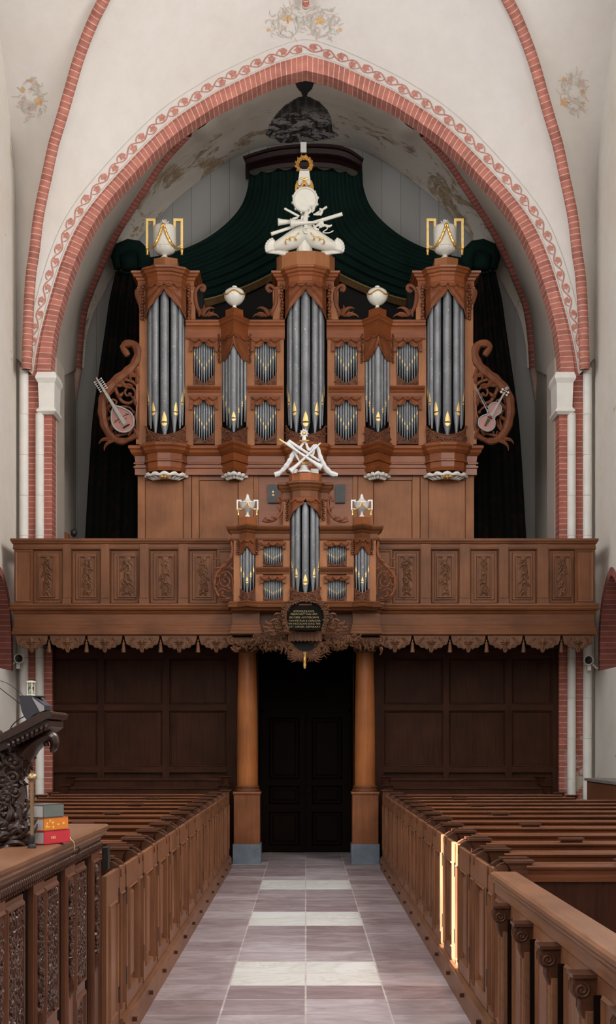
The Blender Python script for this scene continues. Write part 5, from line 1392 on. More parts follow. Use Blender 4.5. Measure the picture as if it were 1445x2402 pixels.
for s in (-1,1):
    for k in range(34):
        t=k/33; px=lerp(24,118,t); top=lerp(1492,1486,t); bot=lerp(1545,1500,t**.7)
        for j in range(2):
            py=rnd.uniform(top,bot); x=XC(716+s*px); a=rnd.uniform(-2.6,.3)
            mb.stroke((x,zc(py)),a if s>0 else PI-a,rnd.uniform(.09,.15),.016,YC_+.06+rnd.uniform(-.03,.03),rnd.uniform(1.2,3)*rnd.choice((-1,1)))
        if k%2==0: mb.spiral((XC(716+s*px),zc(lerp(top,bot,.55))),.05,1.3,rnd.uniform(0,6),s,.014,YC_+.05,5,14)
    for a in (-.1,-.4,-.7,-1.0,-1.3):
        aa=a if s>0 else PI-a; mb.stroke((XC(716)+s*.10,zc(1532)),aa,.20,.022,YC_,1.7*s); mb.stroke((XC(716)+s*.06,zc(1534)),aa-.1*s,.14,.02,YC_-.02,-1.6*s)
    for i in range(3,12):
        p=p2[i if s<0 else 24-i]; a=math.atan2(p.z-zc(1496),p.x-XC(716)); mb.stroke((p.x,p.z),a,.11,.02,YC_,2*(-1)**i); mb.stroke((p.x,p.z+.03),a-.3,.09,.018,YC_+.02,-2*(-1)**i)
    for a in (): mb.tube([(XC(716)+s*.08,YC_+.03,zc(1536)),(XC(716)+s*(.08+.16*math.cos(a)),YC_+.0,zc(1536)+.16*math.sin(a)*.8+.03),(XC(716)+s*(.08+.3*math.cos(a)),YC_+.02,zc(1536)+.2*math.sin(a)*.6+.05),(XC(716)+s*(.1+.3*math.cos(a)),YC_+.02,zc(1536)+.25*math.sin(a)*.6+.09)],[.03,.03,.02,.008],6)
    P_=[(XC(716+s*20),zc(1540)),(XC(716+s*38),zc(1530)),(XC(716+s*52),zc(1510)),(XC(716+s*60),zc(1490))]
    mb.tube([(a,YC_+.05,b) for a,b in P_],[.03,.028,.024,.02],7)
obj('carved_apron',mb,M['gal_carve'],car,smooth=True)
# swags from the columns to the cartouche
for s in (-1,1):
    m_=MB(); rnd=random.Random(20+s)
    pts=resample([Vector((XC(716+s*a),YC_+.12,zc(b))) for a,b in ((120,1494),(100,1508),(80,1514),(60,1508),(44,1494))],16)
    m_.tube(pts,[.03]*17,7)
    for p in pts:
        for j in range(4): m_.stroke((p.x,p.z),rnd.uniform(-PI,0.4),rnd.uniform(.08,.13),.016,YC_+.09,rnd.uniform(1.2,3)*rnd.choice((-1,1)))
        m_.ell((p.x,YC_+.09,p.z+rnd.uniform(-.02,.02)),.024,.03,.024,6,5)
    m_.box(XC(716+s*44) if s>0 else XC(716+s*120),XC(716+s*120) if s>0 else XC(716+s*44),YC_+.16,YC_+.2,zc(1500),zc(1486))
    obj('swag',m_,M['gal_carve'],car,smooth=True)
    # foliage brackets above each column capital
    cx=-0.93 if s<0 else .945; m_=MB()
    for k in range(26):
        x=cx+rnd.uniform(-.24,.24); zz_=zc(rnd.uniform(1492,1516)); m_.stroke((x,zz_),-PI/2+rnd.uniform(-.9,.9),rnd.uniform(.09,.15),.02,YG-.04+rnd.uniform(-.03,.03),rnd.uniform(1,2.6)*rnd.choice((-1,1)))
    for q in (-1,1): m_.spiral((cx+q*.2,zc(1500)),.07,1.4,PI/2,-q,.02,YG-.06,6,18); m_.spiral((cx+q*.09,zc(1506)),.05,1.2,PI/2,q,.016,YG-.06,6,18)
    m_.box(cx-.2,cx+.2,YG-.02,YG+.3,zc(1512),zc(1492))
    obj('foliage_bracket',m_,M['gal_carve'],gal,smooth=True)
# ================================================================ CURTAIN AND CANOPY BEHIND THE ORGAN
YC2=24.45; q_=wz(YC2); XQ=lambda px: WX(px,YC2)
def clothmat(name,c1,c2,orn=None):
    m,nt,N,L,b=newmat(name)
    v=coords(nt,'Object',jitter=False); g=noise(nt,v,2.0,4)
    c=ramp(nt,g,[(.3,c1),(.7,c2)])
    if orn:
        g2=noise(nt,v,1.1,3,.5,2.5); f=ramp(nt,g2,[(.56,(0,0,0)),(.60,(.5,.5,.5)),(.64,(0,0,0))]); c=mix(nt,f,c,orn)
    L.new(c,b.inputs['Base Color']); b.inputs['Roughness'].default_value=.9; b.inputs['Specular IOR Level'].default_value=.15
    return m
green=clothmat('dark_green_velvet',(.0015,.009,.007),(.003,.016,.012)); blackc=clothmat('black_figured_cloth',(.0035,.0035,.003),(.006,.006,.006),(.03,.010,.004))
maroon=wood('dark_maroon_canopy_paint',(.014,.004,.004),.5,'h',.3)
cur=thing('organ_curtain','dark green draped curtain with fringe hanging from a maroon canopy behind the organ','curtain',(0,YC2,3.95))
mb=MB()
topc=[(569,367),(600,356),(650,343),(716,337),(781,339),(820,349),(854,372)]; botc=[(586,408),(612,402),(655,394),(716,390),(780,394),(812,402),(838,410)]
for j,(t0,t1,o0,o1) in enumerate(((0,.12,.42,.42),(.12,.2,.42,.34),(.2,.42,.34,.30),(.42,.5,.30,.34),(.5,.6,.34,.24),(.6,.8,.22,.12),(.8,1.0,.10,.08))):
    def fn(u,v,t0=t0,t1=t1,o0=o0,o1=o1):
        a=interp([Vector((x,y,0)) for x,y in topc],u); b=interp([Vector((x,y,0)) for x,y in botc],u); t=lerp(t0,t1,v); p=a.lerp(b,t)
        Y=YC2-lerp(o0,o1,v)-.15*math.sin(PI*u); return W(p.x,p.y,Y)
    mb.grid(fn,30,1)
mb.box(XQ(575),XQ(850),YC2+.1,YC2+.3,q_(405),q_(365)); 
obj('canopy',mb,maroon,cur)
mb=MB()
for a,b in ((586,612),(612,652),(652,690),(690,742),(742,780),(780,812),(812,838)):
    pts=[W(lerp(a,b,k/8),y_at([(x,y) for x,y in botc],lerp(a,b,k/8))-2+7*math.sin(PI*k/8),YC2-.16) for k in range(9)]; mb.tube(pts,.013,5)
    mb.grid(lambda u,v,a=a,b=b:W(lerp(a,b,u),y_at([(x,y) for x,y in botc],lerp(a,b,u))-6+v*(4+7*math.sin(PI*u)),YC2-.15),8,2)
obj('scalloped_edge',mb,clothmat('dull_cord',(.03,.03,.024),(.05,.05,.035)),cur)
mb=MB(); mb.box(WX(705,YC2-.6),WX(719,YC2-.6),YC2-.62,YC2-.58,WZ(358,YC2-.6),WZ(334,YC2-.6)); obj('repair_strip',mb,M['stone_white'],cur,label='pale repair strip')
OUTC=[(584,402),(581,440),(566,482),(535,520),(490,555),(440,580),(380,598),(325,608)]
INC=[(722,402),(722,480),(715,560),(690,612),(640,643),(560,680),(470,706),(380,700),(322,640)]
def swag(s):
    def fn(u,v):
        a=interp([Vector((x,y,0)) for x,y in OUTC],v); b=interp([Vector((x,y,0)) for x,y in INC],v); uu=u
        p=a.lerp(b,uu); px=p.x if s<0 else 2*CX-p.x
        Y=YC2-.06-.15*math.sin(PI*min(1,u+.1))*math.sin(PI*v*.9)-.035*math.cos(u*2*PI*7.5+v*2)*(1-.2*v)
        return W(px,p.y,Y)
    return fn
for s in (-1,1):
    mb=MB(); mb.grid(swag(s),90,40); sw=obj('swag',mb,green,cur,smooth='full')
    mb=MB(); f=swag(s)
    for k in range(150):
        v=lerp(.42,.93,k/149); p=Vector(f(1.0,v)); L_=.13
        mb.tube([p+Vector((0,-.03,.0)),p+Vector((0,-.03,-L_))],[.012,.009],4)
    o_=obj('fringe',mb,clothmat('tarnished_gold_fringe',(.06,.032,.012),(.14,.08,.03)),sw)
    mb=MB(); mb.tube([Vector(f(1.0,lerp(.4,.95,k/40)))+Vector((0,-.045,.0)) for k in range(41)],.014,6); obj('braid',mb,clothmat('tarnished_gold_braid',(.16,.11,.04),(.25,.17,.07)),sw)
    # knot and falling curtain
    mb=MB()
    def PX(x): return x if s<0 else 2*CX-x
    mb.tube([W(PX(280),630,YC2-.1),W(PX(276),605,YC2-.12),W(PX(284),586,YC2-.14),W(PX(302),579,YC2-.15),W(PX(322),582,YC2-.15),W(PX(334),594,YC2-.14),W(PX(338),612,YC2-.12),W(PX(330),630,YC2-.1)],[.10,.13,.14,.14,.14,.14,.13,.10],10)
    mb.tube([W(PX(300),600,YC2-.16),W(PX(305),632,YC2-.16)],[.18,.15],10)
    mb.tube([W(PX(276),636,YC2-.2),W(PX(300),640,YC2-.25),W(PX(336),636,YC2-.2)],.02,6)
    obj('knot',mb,green,cur,smooth='full')
    E=[(272,636),(257,700),(247,770),(238,830),(226,914),(216,994),(208,1114),(199,1270)]
    mb=MB()
    def fn(u,v):
        a=interp([Vector((x,y,0)) for x,y in E],v); x=lerp(a.x,lerp(340,352,v),u); return W(PX(x),a.y,YC2-.08-.05*math.sin(u*2*PI*4.5))
    mb.grid(fn,60,20); obj('side_curtain',mb,blackc,cur,smooth='full')
mb=MB(); k=mb.av([W(300,610,YC2+.1),W(1134,610,YC2+.1),W(1134,1270,YC2+.1),W(300,1270,YC2+.1)]); mb.af([k,k+1,k+2,k+3]); mb.box(XQ(330),XQ(1104),YC2+.02,YC2+.05,3.95,q_(640)); obj('backcloth',mb,M['black'],cur)
# ================================================================ URNS AND TROPHIES
def big_urn(x,label):
    Y=YM-.02; Z0=wz(YM)(609); zz=wz(Y); k=Y/F
    t=thing('urn',label,'urn',(x,Y,Z0),'white urns with tall gilt handles on the outer towers')
    P=lambda h,y:(h*k, (609-y)*k)
    m_=MB(); m_.lathe((x,Y,Z0),[P(10,609),P(10,606),P(6,603),P(5,600),P(9,598.5),P(17,595.5),P(23,591),P(26,584)],28,flute=(14,.035)); m_.lathe((x,Y,Z0),[P(26,584),P(27.2,583),P(27.2,581),P(26.8,580),P(27.2,540),P(27.0,537),P(25,534),P(20,531),P(11,528),P(5,526.5)],28)
    b=obj('bowl',m_,M['white'],t,smooth=True)
    m_=MB(); m_.lathe((x,Y,Z0),[P(4,527),P(6,524),P(3,522),P(5,519),P(1,515)],10)
    for i in range(6): a=i*PI/3; m_.tube([(x,Y,Z0+(609-525)*k),(x+8*k*math.cos(a),Y+8*k*math.sin(a),Z0+(609-522)*k),(x+10*k*math.cos(a),Y+10*k*math.sin(a),Z0+(609-519.5)*k)],[.015,.012,.004],5)
    obj('lid_finial',m_,M['white'],t,smooth=True)
    for s in (-1,1):
        m_=MB(); X_=lambda h:x+s*h*k; d=.03
        def bar(h0,h1,y0,y1): a,b2=sorted((X_(h0),X_(h1))); m_.box(a,b2,Y-d,Y+d,Z0+(609-y1)*k,Z0+(609-y0)*k)
        pg=[(38,585),(43.5,585),(43.5,515),(21,515),(21,541),(26.5,541),(26.5,521),(38,521)]; pg=[(X_(h),Z0+(609-y)*k) for h,y in pg]; m_.prism(pg if s>0 else pg[::-1],Y-d,Y+d)
        h_=obj('handle',m_,M['goldp'],t,label='gilt squared handle')
        m_=MB(); m_.lathe((X_(40.5),Y,Z0),[P(1,600),P(3.2,599),P(2.4,594),P(3.8,590),P(3,586),P(4,585)],8); obj('tassel',m_,M['gold'],h_,smooth=True)
        m_=MB(); pts=[]
        for h,y,dy in ((2,541,1.12),(6,556,1.10),(12,570,1.05),(19,581,1.0),(27,585,.7),(34,582,.3),(39,578,.15)):
            pts.append(Vector((X_(h),Y-dy*27*k*math.sqrt(max(0.05,1-(min(h,26)/30)**2))-.01,Z0+(609-y)*k)))
        pr=resample(pts,26); m_.tube(pr,[.016+.006*math.cos(i*1.9)+.008*math.sin(PI*i/26) for i in range(27)],7); obj('garland',m_,M['gold'],t,smooth=True,label='gilt garland')
    m_=MB(); m_.ell((x,Y-27*k-.015,Z0+(609-540)*k),.035,.025,.035,10,7); obj('rosette',m_,M['gold'],t,smooth=True)
    return t
big_urn(TL-.02,'white urn with tall gilt handles on the left organ tower'); big_urn(TR-.02,'white urn with tall gilt handles on the right organ tower')
def small_urn(x,label):
    Y=YM-.02; Z0=wz(YM)(730); k=Y/F; P=lambda h,y:(h*k,(730-y)*k)
    t=thing('small_urn',label,'urn',(x,Y,Z0),'small round urns on the pointed towers')
    m_=MB(); m_.lathe((x,Y,Z0),[P(10,730),P(10,727),P(6,724),P(4,720),P(5,717)],14); m_.lathe((x,Y,Z0),[P(5,718),P(13,714),P(19,708),P(22.5,702),P(23.5,697)],28,flute=(16,.03)); m_.lathe((x,Y,Z0),[P(23.5,697),P(24.3,695),P(24,690),P(21,684),P(15,679.5),P(7,677.5),P(6,677),P(6,673),P(4,672)],28)
    obj('bowl',m_,M['white'],t,smooth=True)
    m_=MB(); m_.tube([(x+24.6*k*math.sin(a),Y-24.6*k*math.cos(a),Z0+(730-(693-3.2*abs(math.cos(a*2))*0-3.5*math.cos(a*4)))*k) for a in [lerp(-PI,PI,i/60) for i in range(61)]],.014,6); obj('garland',m_,M['gold'],t,smooth=True,label='gilt garland')
    return t
small_urn(VL,'small round white urn with gilt garland on the left pointed tower'); small_urn(VR,'small round white urn with gilt garland on the right pointed tower')
def front_urn(x,label):
    Y=YR-.02; Z0=zr(1214); k=Y/F; P=lambda h,y:(h*k,(1214-y)*k)
    t=thing('lidded_vase',label,'urn',(x,Y,Z0),'small lidded vases on the front organ')
    m_=MB(); m_.lathe((x,Y,Z0),[P(6,1214),P(6,1211),P(3.5,1208),P(3,1203),P(5,1200),P(12,1196),P(16,1190),P(17,1182),P(18,1181),P(18,1178.5),P(13,1177),P(8.5,1174.5),P(5.5,1171),P(4,1167.5),P(3.6,1165),P(3.9,1164),P(2.6,1162),P(.6,1159)],22); obj('bowl',m_,M['trophy'],t,smooth=True)
    for s in (-1,1):
        m_=MB(); X_=lambda h:x+s*h*k
        def bar(h0,h1,y0,y1): a,b=sorted((X_(h0),X_(h1))); m_.box(a,b,Y-.015,Y+.015,Z0+(1214-y1)*k,Z0+(1214-y0)*k)
        pg=[(14,1197),(25.5,1197),(25.5,1173),(14,1173),(14,1184),(17.5,1184),(17.5,1176.5),(22,1176.5),(22,1193.5),(14,1193.5)]; pg=[(X_(h),Z0+(1214-y)*k) for h,y in pg]; m_.prism(pg if s>0 else pg[::-1],Y-.015,Y+.015); h_=obj('handle',m_,M['trophy'],t)
        m_=MB(); m_.lathe((X_(21.5),Y-.01,Z0),[P(.8,1211),P(2.3,1209),P(1.5,1203),P(2.5,1200),P(2,1197)],8); obj('tassel',m_,M['gold'],h_,smooth=True)
        m_=MB(); pr=resample([Vector((X_(h),Y-d,Z0+(1214-y)*k)) for h,y,d in ((1,1182,.12),(4,1190,.125),(9,1196,.11),(15,1199,.07),(22,1196,.02))],18); m_.tube(pr,.010,6); obj('garland',m_,M['gold'],t,smooth=True,label='gilt garland')
    return t
front_urn(-.885,'white lidded vase with gilt swags on the left side of the front organ'); front_urn(.855,'white lidded vase with gilt swags on the right side of the front organ')
def pt(px,py,Y): return W(px,py,Y)
# ---- big trophy on the centre tower
YT=YM-.05
tr=thing('music_trophy','white carved trophy of horns and a tambourine with a gilt wreath on top','sculpture',(0,YT,wz(YT)(587)))
for s in (-1,1):
    fx=lambda h:715+s*h
    m_=MB()
    P_=resample([pt(fx(4),530,YT-.05),pt(fx(10),546,YT-.08),pt(fx(24),560,YT-.1),pt(fx(44),570,YT-.1),pt(fx(66),577,YT-.08),pt(fx(76),581,YT-.06)],24)
    m_.tube(P_,[.06+.09*math.sin(PI*min(1,(i/24)*.9+.12)) for i in range(25)],14); c_=obj('horn_of_plenty',m_,M['trophy'] if False else M['white'],tr,smooth=True)
    m_=MB()
    for j in range(7):
        a=lerp(-.35,1.25,j/6); c=pt(fx(70),582,YT-.1); d=Vector((s*math.cos(a),-.15,math.sin(a)*1.0)); m_.tube([c,c+d*.07,c+d*.13,c+d*.155],[.02,.035,.04,.012],7)
        m_.ell(c+d*.15,.028,.03,.028,7,5)
    m_.tube([pt(fx(40),596,YT-.04),pt(fx(62),592,YT-.08),pt(fx(90),591,YT-.08)],[.05,.035,.02],8)
    obj('shell',m_,M['white'],c_,smooth=True)
    m_=MB(); pr=resample([pt(fx(14),546,YT-.245),pt(fx(22),556,YT-.27),pt(fx(34),556,YT-.26),pt(fx(44),562,YT-.25),pt(fx(46),568,YT-.25)],16); m_.tube(pr,[.010+.006*math.cos(i*2) for i in range(17)],6); 
    for h,y in ((22,560),(46,569),(36,560)): m_.leaf((fx(h)*0+pt(fx(h),y,YT-.25).x,pt(fx(h),y,YT-.25).z),-PI/2-.3*s,.06,.02,YT-.27,.015,0)
    obj('gilt_swag',m_,M['gold'],c_,smooth=True,label='gilt swag')
def horn(parent,a,b,r0,r1,Y,name,mat,bell=True):
    A,B=pt(*a,Y),pt(*b,Y-.04); P_=[A.lerp(B,i/12) for i in range(13)]; rs=[lerp(r0,r1,(i/12)**(2.6 if bell else 1)) for i in range(13)]
    m_=MB(); m_.tube(P_,rs,10); return obj(name,m_,mat,parent,smooth=True)
W_=M['white']
horn(tr,(700,520),(652,521),.03,.065,YT-.2,'horn',W_); horn(tr,(745,521),(681,524),.02,.08,YT-.24,'horn',W_)
horn(tr,(720,527),(803,502),.030,.033,YT-.18,'pipe',W_,False); horn(tr,(702,508),(667,489),.022,.020,YT-.16,'pipe',W_,False)
horn(tr,(690,531),(636,549),.024,.032,YT-.16,'pipe',W_,False); horn(tr,(740,503),(767,485),.022,.020,YT-.15,'pipe',W_,False)
m_=MB(); rnd=random.Random(5)
for i in range(16):
    x,y=rnd.uniform(695,760),rnd.uniform(498,537); a=rnd.uniform(0,6.28); p=pt(x,y,YT-.2); q=p+Vector((math.cos(a)*.12,-.02,math.sin(a)*.08)); r=q+Vector((math.cos(a+1)*.06,0,math.sin(a+1)*.05)); m_.tube(resample([p,q,r],8),[.012+.012*math.sin(PI*j/8) for j in range(9)],6)
m_.tube(resample([pt(748,535,YT-.2),pt(762,527,YT-.22),pt(768,536,YT-.22),pt(757,545,YT-.22),pt(772,546,YT-.2),pt(782,541,YT-.2)],20),.010,6)
m_.tube([pt(720,498,YT-.2),pt(716,516,YT-.22),pt(718,536,YT-.2)],[.035,.045,.03],8)
obj('ribbons',m_,W_,tr,smooth=True)
m_=MB(); c=pt(716,470,YT-.12); m_.M=Matrix.Translation(c)@Matrix.Rotation(PI/2,4,'X'); m_.lathe((0,0,0),[(.195,-.04),(.215,-.03),(.215,.05),(.20,.06),(.185,.05),(.18,.03)],36); m_.M=None; d_=obj('tambourine',m_,W_,tr,smooth=True)
m_=MB()
for i in range(12):
    a=i*PI/6+.2; m_.ell((c.x+.215*math.cos(a),c.y,c.z+.215*math.sin(a)),.026,.03,.026,7,5)
obj('jingle_ring',m_,W_,d_,smooth=True)
m_=MB(); k=YT/F; zt=wz(YT); xx=WX(714,YT)
for (h0,y0,h1,y1) in ((14,480,20,447),(20,447,17,440),(16,440,11,405),(12,405,8,402)):
    b=m_.av([(xx-h0*k,YT-.1,zt(y0)),(xx+h0*k,YT-.1,zt(y0)),(xx+h0*k,YT+.1,zt(y0)),(xx-h0*k,YT+.1,zt(y0)),(xx-h1*k,YT-.08,zt(y1)),(xx+h1*k,YT-.08,zt(y1)),(xx+h1*k,YT+.08,zt(y1)),(xx-h1*k,YT+.08,zt(y1))])
    for q in ((0,1,5,4),(1,2,6,5),(2,3,7,6),(3,0,4,7),(4,5,6,7)): m_.af([b+i for i in q])
m_.lathe((xx,YT,0),[(.14,zt(599)),(.14,zt(560)),(.07,zt(545)),(.06,zt(480))],14)
ob_=obj('obelisk',m_,W_,tr)
m_=MB()
for s in (-1,1):
    m_.tube(resample([pt(714,424,YT-.13),pt(714+s*7,438,YT-.14),pt(714+s*13,440,YT-.14),pt(714+s*17,428,YT-.12)],14),[.014,.018,.022,.024,.022,.018,.02,.022,.02,.018,.016,.014,.012,.012,.01],7)
    m_.tube([pt(714+s*16,424,YT-.12),pt(714+s*19,436,YT-.13),pt(714+s*21,448,YT-.12)],[.014,.022,.012],6)
    m_.tube([pt(714,421,YT-.12),pt(714+s*10,417,YT-.12)],[.018,.010],6)
obj('gilt_garland',m_,M['gold'],ob_,smooth=True,label='gilt garland')
m_=MB(); c=pt(714,386,YT); m_.tube([(c.x+.125*math.cos(a),c.y,c.z+.125*math.sin(a)) for a in [2*PI*i/32 for i in range(32)]],.02,7,closed=True)
for i in range(26):
    a=2*PI*i/26; m_.leaf((c.x+.115*math.cos(a),c.z+.115*math.sin(a)),a+PI/2*(1 if math.cos(a)>0 else -1)+(.5 if i%2 else -.5),.075,.02,c.y-.02,.02,.2); m_.leaf((c.x+.115*math.cos(a),c.z+.115*math.sin(a)),a+PI/2*(1 if math.cos(a)>0 else -1)+(.5 if i%2 else -.5),.075,.02,c.y+.02,-.02,.2)
obj('wreath',m_,M['gold'],tr,smooth=True,label='gilt wreath')
# ---- small trophy on the front organ
YS=YR-.02; T2=M['trophy']
tr=thing('music_trophy','grey-white trophy of crossed oboes under a gilt-hearted sunflower on the front organ','sculpture',(0,YS,zr(1113)))
def limb(pts,rs,name,mat=T2,seg=8,tw=0):
    P_=resample([pt(a,b,YS+dy) for a,b,dy in pts],30); R_=[interp([Vector((r,0,0)) for r in rs],i/30).x*(1+tw*math.cos(i*1.6)) for i in range(31)]
    m_=MB(); m_.tube(P_,R_,seg); return obj(name,m_,mat,tr,smooth=True)
limb([(711,1040,-.05),(702,1052,-.07),(690,1062,-.08),(680,1080,-.07),(668,1098,-.05),(655,1110,-.03),(645,1114,-.02)],[.018,.03,.04,.038,.04,.035,.045],'cornucopia',tw=.12)
limb([(718,1040,-.05),(726,1056,-.07),(742,1046,-.09),(752,1074,-.07),(762,1096,-.05),(776,1110,-.03),(792,1114,-.02)],[.018,.03,.03,.035,.042,.045,.035],'cornucopia',tw=.12)
limb([(692,1060,-.12),(697,1072,-.12),(702,1082,-.12)],[.025,.02,.012],'drapery'); limb([(737,1050,-.12),(734,1064,-.12),(731,1076,-.12)],[.02,.025,.012],'drapery')
for a,b in (((655,1030),(755,1097)),((752,1039),(681,1106))):
    A,B=pt(*a,YS-.16),pt(*b,YS-.20); m_=MB(); m_.tube([A.lerp(B,i/16) for i in range(17)],[.010,.011,.013,.018,.018,.018,.019,.020,.018,.021,.021,.022,.024,.027,.032,.042,.052],10); o=obj('oboe',m_,T2,tr,smooth=True)
    if a[0]<700: m_=MB(); m_.tube([A,A.lerp(B,.13)],[.010,.016],7); obj('reed',m_,M['goldp'],o,smooth=True)
A,B=pt(677,1034,YS-.12),pt(750,1082,YS-.16); m_=MB(); m_.tube([A,B],[.026,.018],8); A,B=pt(673,1038,YS-.14),pt(700,1062,YS-.16); m_.tube([A,B],[.026,.026],8); obj('flute',m_,T2,tr,smooth=True)
m_=MB(); c=pt(713.5,1017,YS-.05)
for i in range(10):
    a=2*PI*i/10; m_.tube([c,c+Vector((math.cos(a)*.045,-.01,math.sin(a)*.05)),c+Vector((math.cos(a)*.068,0,math.sin(a)*.075))],[.014,.018,.005],6)
m_.tube([c,pt(713.5,1040,YS-.04)],[.03,.035],8); o=obj('sunflower',m_,T2,tr,smooth=True)
m_=MB(); m_.ell(c+Vector((0,-.02,0)),.030,.025,.032,10,7); m_.tube([pt(703,1034,YS-.08),pt(713,1035,YS-.1),pt(725,1033,YS-.08)],[.008,.016,.008],6); obj('flower_heart',m_,M['gold'],o,smooth=True,label='gilt heart')
m_=MB(); x_=WX(713.5,YS); m_.lathe((x_,YS-.05,0),[(.115,zr(1112)),(.11,zr(1108)),(.07,zr(1104)),(.05,zr(1097)),(.055,zr(1094))],20); m_.box(x_-.16,x_-.1,YS,YS+.1,zr(1112),zr(1101)); m_.box(x_+.1,x_+.22,YS,YS+.1,zr(1112),zr(1100)); o=obj('pedestal',m_,T2,tr,smooth=True)
m_=MB(); m_.ell((x_,YS-.05,zr(1090)),.055,.05,.03,12,7); m_.tube([pt(720,1088,YS-.1),pt(727,1082,YS-.12),pt(731,1076,YS-.1)],[.014,.012,.01],6); obj('gilt_fruit',m_,M['gold'],o,smooth=True,label='gilt fruit')
# ---- lute and violin hung on the wings
YL=YM-.09
redw=plain('red_brown_varnish',(.27,.085,.055),.35,0,.15,6,.05); greyp=plain('grey_painted_edge',(.27,.26,.26),.5,0,.12,10,0)
lt=thing('lute','red and grey carved lute with white pegs hanging on the left organ wing','lute',pt(286,1012,YL))
c=Vector((286.5,984)); ax=(Vector((227,888))-c).normalized(); nx=Vector((-ax.y,ax.x))
def LP_(a,b): p=c+ax*a+nx*b; v=pt(p.x,p.y,YL); return v
def plate(pts,y0,y1): m_=MB(); v=[LP_(a,b) for a,b in pts]; poly=[(p.x,p.z) for p in v]; ar=sum(poly[i][0]*poly[(i+1)%len(poly)][1]-poly[(i+1)%len(poly)][0]*poly[i][1] for i in range(len(poly))); poly=poly if ar>0 else poly[::-1]; m_.prism(poly,y0,y1); return m_
pts=[]
for i in range(40):
    a=2*PI*i/40; r=25.5; ex=1+.30*max(0,math.cos(a))**3; pts.append((r*1.12*math.cos(a)*ex-2,r*math.sin(a)*(1-.18*max(0,math.cos(a))**2)))
obj('body',plate(pts,YL,YL+.06),redw,lt)
m_=MB(); m_.tube([LP_(a,b)+Vector((0,-.004,0)) for a,b in pts],.017,7,closed=True); obj('rim',m_,greyp,lt,smooth=True)
obj('neck',plate([(-14,-4.5),(-14,4.5),(30,4.0),(95,2.6),(113,1.5),(113,-1.5),(95,-2.6),(30,-4.0)],YL-.05,YL-.01),greyp,lt)
m_=MB()
for o_ in (-2.6,-1,1,2.6): m_.tube([LP_(-18,o_*1.2)+Vector((0,-.06,0)),LP_(95,o_*.6)+Vector((0,-.06,0))],.0025,4)
obj('strings',m_,plain('pale_string',(.6,.58,.5),.4),lt)
m_=MB(); m_.tube([LP_(-19,-9)+Vector((0,-.02,0)),LP_(-19,9)+Vector((0,-.02,0))],.012,6)
for a,b in ((-3,-9),(-3,9),(6,-15),(6,15)): m_.ell(LP_(a,b)+Vector((0,-.003,0)),.010,.006,.010,7,5)
m_.tube([LP_(3,-20)+Vector((0,-.006,0)),LP_(5,-6)+Vector((0,-.006,0))],.006,5); m_.tube([LP_(3,20)+Vector((0,-.006,0)),LP_(5,6)+Vector((0,-.006,0))],.006,5)
obj('bridge',m_,M['iron'],lt,smooth=True)
for j in range(6):
    for s in (-1,1):
        m_=MB(); p=LP_(82+j*5.2,s*3); q=LP_(82+j*5.2,s*9); m_.tube([p,q],.006,5); m_.ell(q,.014,.014,.014,7,5); obj('peg',m_,M['white'],lt,smooth=True)
m_=MB(); m_.ell(LP_(116,0),.018,.018,.022); obj('head',m_,M['oak_carve'],lt,smooth=True)
vn=thing('violin','red carved violin with grey rim and neck hanging on the right organ wing','violin',pt(1143,1012,YL))
c=Vector((1152,975)); ax=(Vector((1184,920))-c).normalized(); nx=Vector((-ax.y,ax.x))
half=[(-38,0),(-36,10),(-30,17),(-20,20),(-10,16.5),(-4,11),(2,9),(8,11.5),(16,15.5),(24,14),(30,9),(33,0)]
P_=resample([Vector((a,b,0)) for a,b in half],24); pts=[(p.x,p.y) for p in P_]+[(p.x,-p.y) for p in reversed(P_[1:-1])]
obj('body',plate(pts,YL,YL+.06),redw,vn)
m_=MB(); m_.tube([LP_(a,b)+Vector((0,-.004,0)) for a,b in pts],.014,7,closed=True); obj('rim',m_,greyp,vn,smooth=True)
obj('neck',plate([(-2,-3),(-2,3),(30,2.4),(62,1.8),(62,-1.8),(30,-2.4)],YL-.05,YL-.01),greyp,vn)
obj('tailpiece',plate([(-28,-2),(-28,2),(-10,4),(-10,-4)],YL-.03,YL-.005),M['iron'],vn)
m_=MB(); m_.tube([LP_(-6,-6)+Vector((0,-.02,0)),LP_(-6,6)+Vector((0,-.02,0))],.010,6); obj('bridge',m_,M['iron'],vn)
for s,a in ((-1,60),(1,60),(-1,67),(1,67)): m_=MB(); m_.tube([LP_(a,0),LP_(a,s*6)],.006,5); m_.ell(LP_(a,s*7.5),.02,.016,.02,8,6); obj('peg',m_,M['white'],vn,smooth=True)
m_=MB(); m_.spiral((LP_(72,0).x,LP_(72,0).z),.035,1.2,0,1,.012,YL-.02); obj('scroll_head',m_,greyp,vn,smooth=True)
m_=MB(); m_.tube([pt(1115,908,YL-.04),pt(1144,966,YL-.06)],[.007,.009],6); m_.tube([pt(1117,907,YL-.04),pt(1148,963,YL-.06)],.003,4); m_.ell(pt(1144,964,YL-.06),.02,.015,.03)
tag(obj('violin_bow',m_,greyp),'thin grey violin bow beside the violin on the right organ wing','bow')
